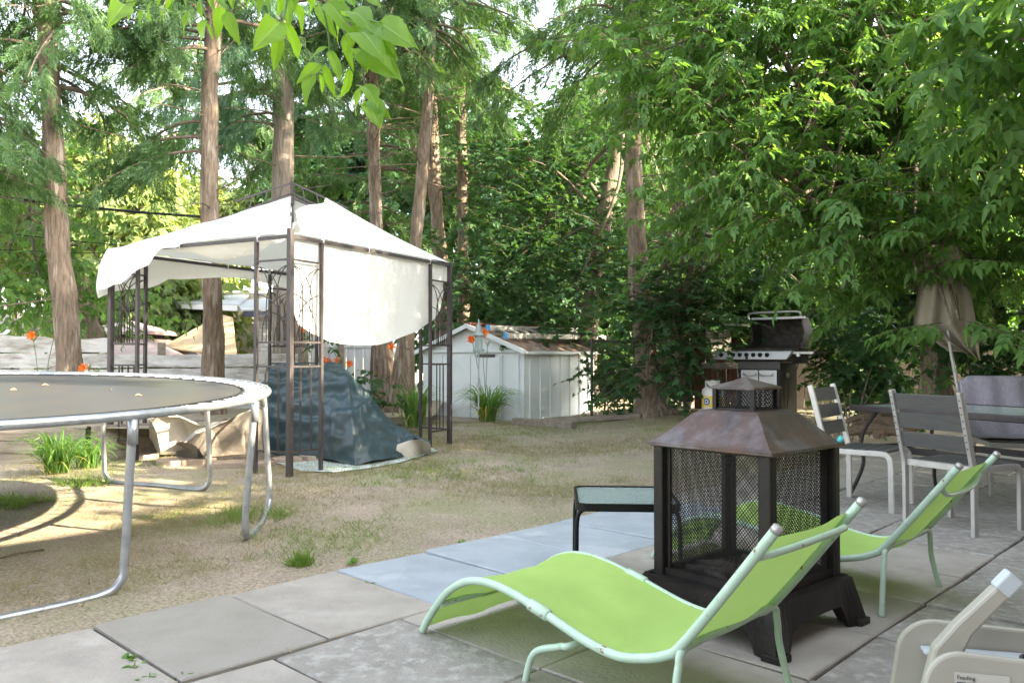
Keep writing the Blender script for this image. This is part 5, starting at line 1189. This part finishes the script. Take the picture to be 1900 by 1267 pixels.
MB().box(P(382, 592, 20.0)+Vector((-.1, -.18, -.05)), (.35, .1, .6)).build('window', M['fascia'], t); MB().box(P(352, 598, 20.0)+Vector((-.15, -.1, -.2)), (.12, .3, 1.0)).build('downpipe', M['roofb'], t)
t = MB().add([P(300, 645, 16.2), P(440, 662, 15.2), P(432, 590, 17.0), P(410, 584, 17.6)], [(0, 1, 2, 3)]).build('shade_awning', M['tan'], solid=.03); tag(t, 'sunlit tan awning sloping beside the white brick bungalow', 'awning')
for (u0, v0, u1, v1, r, Y0, Y1, l) in ((-300, 316, 528, 410, .019, 10.7, 12.1, 'thick black overhead cable passing behind the left tree trunks'), (-300, 385, 528, 472, .007, 11, 12.1, 'thin overhead wire sloping below the thick cable'), (-300, 440, 528, 464, .006, 11.2, 12.1, 'lowest thin overhead wire, almost level, at the left')):
    a, b = P(u0, v0, Y0), P(u1, v1, Y1); e = b; mb = MB().tube([a.lerp(e, i/20)-Z*.5*math.sin(math.pi*i/20)*.25 for i in range(21)], r, 6); tag(mb.build('overhead_cable', M['cable'], smooth=True), l, 'cable')
# ------------------------------------------------------------------ trees
def tp(lst, Y0, base=None):
    out = [P(u, v, Y0+dy) for u, v, dy in lst]; out[0].z = gh(out[0].x, out[0].y)-.03 if base is None else base; return out
cedar('straight cedar with a leaning bare trunk at the far left, behind the trampoline', tp([(131, 800, 0), (126, 640, 0), (108, 450, 0), (98, 250, 0), (90, 80, 0), (84, -150, 0), (80, -420, 0)], 9.5), [.155, .14, .125, .11, .10, .085, .05], 4.3, 7.5, 1.8, 44, 101)
cedar('cedar with split brown bark whose trunk stands behind the gazebo canopy', tp([(397, 770, 0), (394, 600, 0), (390, 400, 0), (389, 200, 0), (395, 60, 0), (398, -200, 0), (400, -420, 0)], 10.2), [.15, .13, .115, .105, .095, .08, .05], 5.0, 7.9, 1.9, 40, 102, crowns=((3.9, math.pi*.98, 1.5), (3.7, math.pi*1.1, 1.3), (4.1, math.pi*.9, 1.4)))
cedar('cedar rising from a wide grey stump behind the finial of the gazebo', tp([(533, 760, 0), (537, 650, 0), (530, 520, 0), (526, 360, 0), (526, 200, 0), (518, 60, 0), (512, -250, 0)], 12.2), [.36, .27, .185, .16, .15, .12, .06], 5.6, 8.6, 2.0, 44, 103, m='barkgrey', fol='leaf_cedl', crowns=((5.0, -2.5, 1.4), (5.2, 3.3, 1.4), (4.8, 2.9, 1.3), (4.6, -2.8, 1.0)))
cedar('slim brown cedar trunk just right of the canopy peak', tp([(716, 760, 0), (708, 640, 0), (699, 430, 0), (694, 270, 0), (690, 100, 0), (688, -200, 0)], 12.9), [.26, .17, .105, .10, .085, .05], 5.7, 8.8, 1.8, 36, 104, dead=22, fol='leaf_ced')
cedar('leaning cedar with a side branch, behind the right slope of the canopy', tp([(742, 760, 0), (758, 580, 0), (772, 440, 0), (786, 280, 0), (799, 110, 0), (806, -200, 0)], 12.5), [.19, .115, .10, .09, .075, .05], 6.0, 8.8, 2.0, 44, 105, dead=22)
cedar('dark cedar close behind the leaning one, over the shed roof', tp([(826, 720, 0), (818, 500, 0), (806, 330, 0), (802, 150, 0), (800, -200, 0)], 15.9), [.19, .14, .125, .10, .06], 6.4, 9.8, 1.9, 34, 106, dead=18)
cedar('thin straight cedar behind the right gazebo post', tp([(862, 720, 0), (859, 450, 0), (857, 250, 0), (853, 60, 0), (850, -200, 0)], 16.1), [.15, .11, .10, .085, .05], 6.4, 10.2, 2.0, 40, 107, dead=20)
cedar('sturdy tree with a flared base between the shed and the barbecue', tp([(1216, 772, 0), (1200, 670, 0), (1187, 540, 0), (1178, 380, 0), (1172, 230, 0), (1168, 60, 0), (1164, -250, 0)], 12.0), [.25, .165, .145, .13, .115, .095, .05], 5.1, 8.6, 2.0, 48, 108, dead=14, flare=.7)
cedar('cedar standing out of view at the left, its sprays hanging in at the edge', tp([(-110, 800, 0), (-115, 500, 0), (-118, 200, 0), (-120, -350, 0)], 9.0), [.17, .14, .12, .05], 3.3, 7.0, 1.5, 44, 109, fol='leaf_ced', crowns=((3.3, .3, 1.1), (3.6, -.2, 1.2), (4.0, 0, 1.3)))
cedar('cedar far back, its trunk hidden behind the slim brown one', tp([(716, 720, 0), (699, 420, 0), (691, 120, 0), (688, -150, 0)], 18.0), [.16, .13, .11, .05], 4.2, 9.5, 2.6, 52, 111, dead=26, sprayscale=1.3)
cedar('cedar far back, its trunk hidden behind the one with split brown bark', tp([(396, 700, 0), (391, 400, 0), (391, 100, 0), (396, -150, 0)], 17.0), [.15, .12, .10, .05], 5.6, 9.5, 2.2, 36, 112, dead=16, sprayscale=1.3)
cedar('cedar deep in the grove, its trunk hidden behind the sturdy flared one', tp([(1212, 720, 0), (1180, 400, 0), (1170, 100, 0), (1164, -250, 0)], 16.5), [.15, .12, .10, .05], 5.2, 9.4, 2.3, 50, 110, dead=10)
def B(u, v, Y, r, n): return (tuple(P(u, v, Y)), r if isinstance(r, tuple) else (r, r*.8, r*.8), n)
broadleaf('maple_tree', 'old dark maple leaning left beyond the board fence', [P(162, 655, 13), P(135, 530, 13), P(70, 420, 13.2), (P(22, 330, 13.4)), P(-20, 230, 13.6)], [.24, .22, .19, .16, .12], [B(40, 380, 12.4, 1.1, 50), B(-60, 250, 13, 1.4, 60), B(60, 540, 11.5, (.8, .5, .55), 50), B(160, 560, 14, 1.0, 45), B(20, 470, 12, .9, 45)], 201, m='barkdark', fol='leaf_box', tmpl=TB3, sh=dict(ls=(.16, .26), nl=8), limbs=2)
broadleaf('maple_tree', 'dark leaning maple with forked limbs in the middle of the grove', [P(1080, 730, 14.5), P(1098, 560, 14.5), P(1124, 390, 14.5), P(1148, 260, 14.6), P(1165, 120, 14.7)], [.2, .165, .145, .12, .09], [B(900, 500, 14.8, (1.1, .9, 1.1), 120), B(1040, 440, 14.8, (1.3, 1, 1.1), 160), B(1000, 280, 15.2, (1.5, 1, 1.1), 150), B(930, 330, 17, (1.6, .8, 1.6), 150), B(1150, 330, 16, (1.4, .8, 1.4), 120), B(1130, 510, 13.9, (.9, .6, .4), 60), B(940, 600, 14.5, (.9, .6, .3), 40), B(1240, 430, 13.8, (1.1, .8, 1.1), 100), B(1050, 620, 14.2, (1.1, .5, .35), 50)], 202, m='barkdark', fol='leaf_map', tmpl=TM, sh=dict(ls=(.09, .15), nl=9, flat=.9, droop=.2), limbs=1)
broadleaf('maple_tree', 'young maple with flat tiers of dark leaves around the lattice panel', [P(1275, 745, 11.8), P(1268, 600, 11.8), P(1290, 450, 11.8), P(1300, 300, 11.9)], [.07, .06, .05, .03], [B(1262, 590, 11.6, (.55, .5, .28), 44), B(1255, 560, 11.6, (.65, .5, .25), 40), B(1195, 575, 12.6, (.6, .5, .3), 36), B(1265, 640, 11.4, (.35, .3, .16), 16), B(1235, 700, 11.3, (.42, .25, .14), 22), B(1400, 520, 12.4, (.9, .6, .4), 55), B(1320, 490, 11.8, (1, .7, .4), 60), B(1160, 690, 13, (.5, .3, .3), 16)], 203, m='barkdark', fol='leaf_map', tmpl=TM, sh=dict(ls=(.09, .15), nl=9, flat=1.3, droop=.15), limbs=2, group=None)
broadleaf('box_elder', 'big box elder whose leafy mass fills the upper right', [P(1742, 775, 9.7), P(1732, 650, 9.7), P(1725, 520, 9.8), P(1690, 330, 9.9), P(1650, 100, 10), P(1640, -150, 10)], [.20, .16, .15, .13, .11, .07],
  [B(1330, 100, 9.4, (1.0, .9, .9), 75), B(1560, 90, 9.2, (1.3, 1, 1.0), 120), B(1790, 80, 8.7, (1.1, 1, 1.0), 110), B(1450, 290, 9.6, (1.2, .8, .7), 90), B(1690, 290, 9.2, (1.2, .8, .8), 110), B(1880, 280, 8.4, (.8, .8, .8), 75), B(1540, 405, 10.2, (1.0, .6, .42), 65), B(1690, 410, 10.0, (.9, .5, .5), 55), B(1870, 420, 9.0, (.7, .4, .5), 50), B(1350, 385, 10.4, (.8, .6, .5), 45),
   B(1420, 280, 7.8, (.5, .4, .3), 22), B(1300, 220, 8.2, (.6, .4, .35), 24), B(1500, 385, 7.8, (.5, .4, .22), 22), B(1640, 420, 7.6, (.45, .3, .22), 20), B(1250, 120, 8.6, (.6, .5, .45), 34), B(1700, 240, 7.6, (.6, .4, .4), 28), B(1600, 540, 8.8, (.3, .2, .12), 8), B(1765, 600, 7.35, (.22, .1, .08), 5), B(1742, 495, 7.5, (.35, .12, .15), 10), B(1700, 500, 8.6, (.5, .25, .2), 18), B(1865, 490, 8.2, (.4, .3, .25), 20), B(1640, 40, 7.9, (.8, .6, .5), 36), B(1450, 50, 8.3, (.8, .6, .5), 36),
   (tuple(P(1600, -200, 9)), (2.6, 1.8, 1.3), 240), (tuple(P(1300, -220, 9.5)), (1.8, 1.6, 1.2), 150)], 204, sh=dict(ls=(.14, .22), nl=10, droop=.25, flat=1.0, outward=(-.25, -.3, .1)), limbs=2)
broadleaf('box_elder', 'nearer box elder reaching in at the top right corner', [Vector((6.6, 5.6, 0)), Vector((6.5, 5.6, 2)), Vector((6.2, 5.8, 4.5)), Vector((6, 5.5, 7))], [.2, .16, .13, .08], [B(1890, 40, 5.6, (.45, .4, .4), 26), B(1960, 160, 6.2, (.5, .5, .6), 40), ((5.9, 5.2, 3.7), (1.5, 1.6, 1.1), 150), ((6.6, 6.8, 3.3), (1.3, 1.3, 1.2), 120), ((4.2, 6.0, 8.0), (1.8, 1.6, 1.2), 190), ((6.8, 3.2, 3.9), (1.5, 1.5, 1.2), 150), ((9.3, 7.4, 3.4), (2.2, 2.2, 2.2), 300), ((9.5, 4.2, 3.0), (2, 2, 2.0), 260), ((8.6, 9.2, 2.4), (1.6, 1.6, 2.0), 200), ((11.5, 6.4, 4.4), (2.2, 2.2, 2.4), 240), ((9, 6.4, 10.9), (2.6, 2.4, 2.0), 340), ((9.4, 2.6, 10.6), (2.6, 2.4, 2.0), 320), ((9.0, 9.6, 6.5), (2.4, 2.0, 2.6), 320)], 205, sh=dict(ls=(.18, .28), nl=9), limbs=2)  # crown blobs beyond the view are added and spaced to block the sun
def shrub(label, p, blobs, seed, m='leaf_map', tm=TM, **k): return leafy('leafy_shrub', label, 'shrub', p, blobs, seed, m, tm, **k)
q_ = gp(1570, 790); shrub('dark leafy vine thicket between the barbecue and the chair', q_, [B(1600, 640, 11.2, (.45, .35, .8), 120), B(1640, 700, 10.6, (.5, .3, .5), 90), B(1575, 590, 12.2, (.5, .3, .6), 80), B(1555, 670, 12.1, (.4, .2, .5), 60), B(1640, 570, 10.4, (.5, .3, .5), 60)], 301, L=(.2, .5), nl=7, ls=(.07, .13), droop=.5)
q_ = P(1840, 780, 9.5); q_.z = .25; shrub('dark leafy thicket behind the towel draped chair', q_, [B(1850, 600, 9.2, (.8, .4, .7), 130), B(1700, 620, 9.9, (.5, .3, .5), 60), B(1900, 680, 9.0, (.5, .4, .5), 60)], 302, L=(.2, .5), nl=7, ls=(.07, .13), droop=.5)
q_ = P(1455, 700, 12.7); q_.z = .28; shrub('low dark shrub in the shade behind the barbecue', q_, [B(1450, 590, 12.7, (.9, .3, .45), 80), B(1360, 560, 13, (.6, .3, .4), 50), B(1500, 490, 12.4, (.9, .4, .6), 80)], 303, L=(.2, .5), nl=7, ls=(.08, .14), droop=.3)
q_ = P(1130, 740, 13.4); q_.z = .2; shrub('dark shrub growing through the chain link fence', q_, [B(1130, 690, 13.5, (.35, .3, .4), 30), B(1165, 720, 13, (.3, .25, .3), 26)], 304, L=(.2, .45), nl=6, ls=(.08, .13))
# far trees, sunlit
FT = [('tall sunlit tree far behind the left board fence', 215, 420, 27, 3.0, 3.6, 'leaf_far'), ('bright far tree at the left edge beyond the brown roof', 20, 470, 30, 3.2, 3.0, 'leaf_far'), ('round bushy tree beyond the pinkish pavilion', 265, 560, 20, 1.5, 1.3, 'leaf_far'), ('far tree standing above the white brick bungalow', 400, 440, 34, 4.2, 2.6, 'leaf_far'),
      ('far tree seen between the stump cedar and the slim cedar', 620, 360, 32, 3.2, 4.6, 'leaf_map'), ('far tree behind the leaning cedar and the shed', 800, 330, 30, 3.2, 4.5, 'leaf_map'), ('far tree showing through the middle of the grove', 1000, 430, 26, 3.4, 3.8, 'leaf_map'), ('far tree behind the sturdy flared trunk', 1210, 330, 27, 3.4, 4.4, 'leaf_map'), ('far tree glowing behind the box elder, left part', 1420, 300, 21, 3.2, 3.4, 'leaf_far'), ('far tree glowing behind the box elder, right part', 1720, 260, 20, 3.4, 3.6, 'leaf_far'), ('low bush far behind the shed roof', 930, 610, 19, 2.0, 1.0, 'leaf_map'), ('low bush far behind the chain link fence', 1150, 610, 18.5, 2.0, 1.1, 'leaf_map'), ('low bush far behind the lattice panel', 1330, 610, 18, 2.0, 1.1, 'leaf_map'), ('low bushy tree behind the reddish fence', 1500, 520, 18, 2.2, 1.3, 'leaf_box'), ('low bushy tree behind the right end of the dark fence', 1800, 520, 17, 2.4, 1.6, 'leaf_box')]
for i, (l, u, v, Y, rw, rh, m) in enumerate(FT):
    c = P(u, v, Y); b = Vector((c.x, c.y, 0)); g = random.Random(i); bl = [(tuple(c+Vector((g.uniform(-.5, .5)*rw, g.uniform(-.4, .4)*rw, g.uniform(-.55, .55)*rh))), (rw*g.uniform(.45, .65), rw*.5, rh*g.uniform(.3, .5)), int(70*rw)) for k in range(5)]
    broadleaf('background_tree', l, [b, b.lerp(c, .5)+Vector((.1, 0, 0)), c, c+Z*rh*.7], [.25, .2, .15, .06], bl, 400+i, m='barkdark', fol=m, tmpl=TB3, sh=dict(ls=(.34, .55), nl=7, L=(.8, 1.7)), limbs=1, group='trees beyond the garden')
# ------------------------------------------------------------------ branch hanging in at the top, close to the camera
LF = [(60, -60, 40, 40), (150, -40, 165, 60), (390, -40, 360, 60), (480, -60, 470, 50), (680, -60, 700, 40), (860, -60, 850, 60), (985, -50, 975, 80), (1150, -50, 1130, 80), (1240, -40, 1230, 90), (1400, -40, 1440, 90), (1470, 60, 1600, 130), (1420, 90, 1390, 260), (1500, 230, 1450, 330), (1600, 150, 1640, 210), (110, 20, 20, 125), (210, -50, 110, 100), (260, 10, 240, 140), (200, 60, 195, 150), (430, -20, 290, 112), (500, 60, 445, 222), (560, -20, 578, 162), (600, 130, 545, 292), (600, 140, 645, 235), (690, 35, 660, 225), (712, 70, 800, 272), (610, -30, 645, 62), (740, -60, 760, 50), (820, -40, 862, 72), (945, -40, 915, 118), (1048, 130, 890, 292), (1040, 200, 1010, 432), (1045, -40, 1038, 112), (1085, -20, 1105, 160), (1125, -10, 1195, 192), (1080, 140, 1180, 378), (1270, 20, 1382, 215), (1330, 0, 1505, 212), (1335, 285, 1215, 355), (1345, 305, 1420, 495), (1290, 385, 1150, 498), (1310, 395, 1385, 598), (1245, 450, 1190, 622), (1290, 455, 1310, 575), (1440, 200, 1485, 425), (1470, 420, 1425, 615), (1530, 175, 1655, 305), (1650, 165, 1742, 355), (1650, 140, 1862, 275), (1555, 275, 1735, 432), (1525, 285, 1575, 410), (1545, 525, 1490, 705), (1560, 610, 1548, 695), (1580, 625, 1655, 762), (1575, 598, 1705, 695), (1560, 515, 1635, 625), (1500, 130, 1560, 300), (1200, -60, 1260, 60), (1420, -80, 1500, 40), (330, -90, 300, 40), (900, -120, 880, 10), (1560, -60, 1640, 20)]
def hanging_branch():
    g = random.Random(77); k = 580/1900; tw = [[(-200, -330), (300, -130), (700, -80), (1100, -60), (1290, 0), (1430, 100), (1520, 220), (1545, 380), (1560, 500), (1572, 615)], [(1290, 0), (1330, 150), (1345, 300), (1300, 390), (1260, 450)], [(1430, 100), (1560, 120), (1660, 140)], [(700, -80), (690, 30)], [(300, -130), (240, -20), (110, 20)], [(1100, -60), (1080, 60), (1060, 140), (1042, 205)], [(520, -100), (560, -10), (600, 130)]]
    Yof = lambda x: 1.62+.18*math.sin(x*.006)
    pt_ = lambda x, y, dy=0: P(200+x*k, y*k, Yof(x)+dy)
    t = thing('overhanging_branch', 'bright green leafy branch hanging in at the top, close to the camera', 'branch', tuple(pt_(700, -80)))
    for i, w_ in enumerate(tw):
        pp = smooth_path([pt_(*q) for q in w_], 6); n = len(pp); MB().tube(pp, [(.006 if i == 0 else .003)*(1-.7*j/n) for j in range(n)], 6).build('twig', M['lily'] if i else M['twig'], t, smooth=True)
    for (a, b, c, d) in LF:
        y0 = g.uniform(-.06, .06); p, q = pt_(a, b, y0), pt_(c, d, y0+g.uniform(-.05, .05)); L = (q-p).length; X = (q-p).normalized(); tn = Vector((g.uniform(-.9, .9), -1, g.uniform(.1, .9))); N = (tn-X*tn.dot(X)).normalized(); Y = N.cross(X); W = L*g.uniform(.135, .19); cu = g.uniform(.05, .4)
        V = MB(); ns = 12
        def f(u, v):
            s_ = (-1, -.62, -.3, -.045, .045, .3, .62, 1)[int(round(u*7))]; x = v; wd = W*(math.sin(math.pi*x**.72)**.85)*(1-.25*x) if 0 < x < 1 else 0; s = s_
            return p+X*L*x+Y*wd*s*(1+.05*math.sin(x*40))+N*(abs(s)*wd*.35-cu*L*(x-.35)**2+.03*L*math.sin(x*9+s*2)*abs(s))
        lf_ = V.grid(7, ns, f).build('leaf', M['leaf_fg'], t, smooth=True); lf_.data.materials.append(M['vein']); lf_.data.polygons.foreach_set('material_index', [1 if i_ % 7 == 3 else 0 for i_ in range(7*ns)])
hanging_branch()
# ------------------------------------------------------------------ grass, weeds and litter
def ground_pts(n, g, x0, x1, y0, y1, keep):
    x = g.uniform(x0, x1, n); y = g.uniform(y0, y1, n); out = []
    for a, b in zip(x, y):
        aa, bb = ab(a, b)
        if bb > -.03 and aa < AEND+.1: continue
        k = keep(a, b, -bb)
        if g.random() < k: out.append((a, b, gh(a, b)))
    return np.array(out)
def tufts(name, n, g, keep, m, hgt, per, x0=-6, x1=4.6, y0=2.6, y1=12.6):
    p = ground_pts(n, g, x0, x1, y0, y1, keep); p = np.repeat(p, per, 0)+np.concatenate([g.normal(0, .022, (len(p)*per, 2)), np.zeros((len(p)*per, 1))], 1)
    tv = np.array([[0, .028, 0], [0, -.028, 0], [.55, -.02, .06], [.55, .02, .06], [1, 0, .25]]); tf = np.array([[0, 1, 2, 3], [3, 2, 4, 4]])
    tf = np.array([[0, 1, 2], [0, 2, 3], [3, 2, 4]])
    X = np.concatenate([g.normal(0, .62, (len(p), 2)), np.full((len(p), 1), .75)], 1); N = g.normal(0, 1, (len(p), 3))
    V, Fq = scatter(tv, tf, p, X, N, g.uniform(*hgt, len(p))); o = npmesh(name, V, Fq, M[m]); o['kind'] = 'stuff'; return o
nz = lambda a, b, s, o=0: mnoise.noise(Vector((a*s, b*s, o)))
g = np.random.default_rng(9)
tufts('dry_grass', 125000, g, lambda a, b, d: max(0, min(1, .42+1.3*nz(a, b, .8)+.5*nz(a, b, 3)))*ss(.05, .8, d)*(.35 if a < -2.6 else 1), 'grass', (.02, .05), 4)
tufts('green_grass', 42000, g, lambda a, b, d: max(0, min(1, -.12+1.5*nz(a, b, .7, 5)+.7*nz(a, b, 2.5, 2)))*ss(.05, .6, d)*(.5 if a < -2.6 else 1), 'grassg', (.03, .07), 4)
for (u, v, r, l) in ((455, 960, .30, 0), (30, 935, .22, 0), (150, 900, .25, 0), (555, 1048, .05, 0)):
    c_ = gp(u, v); tufts('green_grass', 420, g, lambda a, b, d: max(0, .9-((a-c_.x)**2+(b-c_.y)**2)/r**2+1.6*nz(a, b, 6)), 'grassg', (.05, .11), 3, c_.x-r, c_.x+r, c_.y-r, c_.y+r)
lp = ground_pts(5200, g, -6.5, 4.5, 2.4, 12.8, lambda a, b, d: .35+.65*(a < -2.2)); X = np.concatenate([g.normal(0, 1, (len(lp), 2)), g.normal(0, .12, (len(lp), 1))], 1)
V, Fq = scatter(np.array([[-.5, 0, 0], [0, .22, .05], [.5, 0, 0], [0, -.22, .08]]), np.array([[0, 1, 2, 3]]), lp+np.array([0, 0, .012]), X, np.tile([0, 0, 1.], (len(lp), 1)), g.uniform(.012, .045, len(lp))); o = npmesh('leaf_litter', V, Fq, M['litter']); o['kind'] = 'stuff'
pp_ = []
jr = [0, .88, 1.70, 2.455, 3.27, 4.08]
while len(pp_) < 1500:
    a, b = g.uniform(-4.5, 7), g.uniform(.05, 4.4)
    if g.random() < .45: b = jr[g.integers(1, 6)]+g.normal(0, .02)
    elif g.random() < .5: a = (-.25 if b > .88 else 0)+.61*g.integers(-7, 11)+g.normal(0, .02)
    elif g.random() < .5: b = abs(g.normal(0, .10))
    q_ = pt(a, b, .008)
    pp_.append(tuple(q_))
pp_ = np.array(pp_); X = np.concatenate([g.normal(0, 1, (len(pp_), 2)), g.normal(0, .05, (len(pp_), 1))], 1)
V, Fq = scatter(np.array([[-.5, 0, 0], [0, .2, .04], [.5, 0, 0], [0, -.2, .06]]), np.array([[0, 1, 2, 3]]), pp_, X, np.tile([0, 0, 1.], (len(pp_), 1)), g.uniform(.004, .018, len(pp_))*g.choice([1, 1, 1.5], len(pp_))); o = npmesh('patio_litter', V, Fq, M['litter']); o['kind'] = 'stuff'
for i, (u, v, s, l) in enumerate(((236, 1225, .06, 'largest green weed in the joint at the left of the dark slab'), (250, 1238, .05, 'small weed just below the largest one in the same joint'), (278, 1258, .055, 'green weed at the lower corner of the dark slab'), (338, 1256, .05, 'flat weed in the joint near the bottom edge, right of the corner'), (683, 1084, .035, 'tiny weed at the edge of the blue slab'), (656, 1042, .07, 'two leaved seedling at the far edge of the blue slabs'), (853, 1006, .05, 'small weed at the lawn edge beside the middle blue slab'), (1826, 1215, .06, 'thin weed in the joint left of the toddler seat'))):
    p = G(u, v, -.005); gg = np.random.default_rng(600+i); n = 9; th = gg.uniform(0, 6.28, n); X = np.stack([np.cos(th), np.sin(th), gg.uniform(.1, 1.0, n)], 1); t = thing('weed', l, 'weed', tuple(p), 'weeds in the paving joints'); build_leaves('leaves', TS, np.tile(list(p), (n, 1))+gg.normal(0, .012, (n, 3))*[1, 1, 0], X, np.tile([0, 0, 1.], (n, 1))+gg.normal(0, .3, (n, 3)), gg.uniform(.35, .8, n)*s, M['lily'], t); MB().tube([p, p+Z*s*.4], .002, 4).build('stem', M['lily'], t)
st = MB().tube(smooth_path([gp(-20, 1042), gp(30, 1030)+Z*.01, gp(82, 1022)+Z*.008], 5), [.006]*11, 6).build('fallen_twig', M['twig'], smooth=True); tag(st, 'bare fallen twig lying on the dirt at the left edge', 'twig')
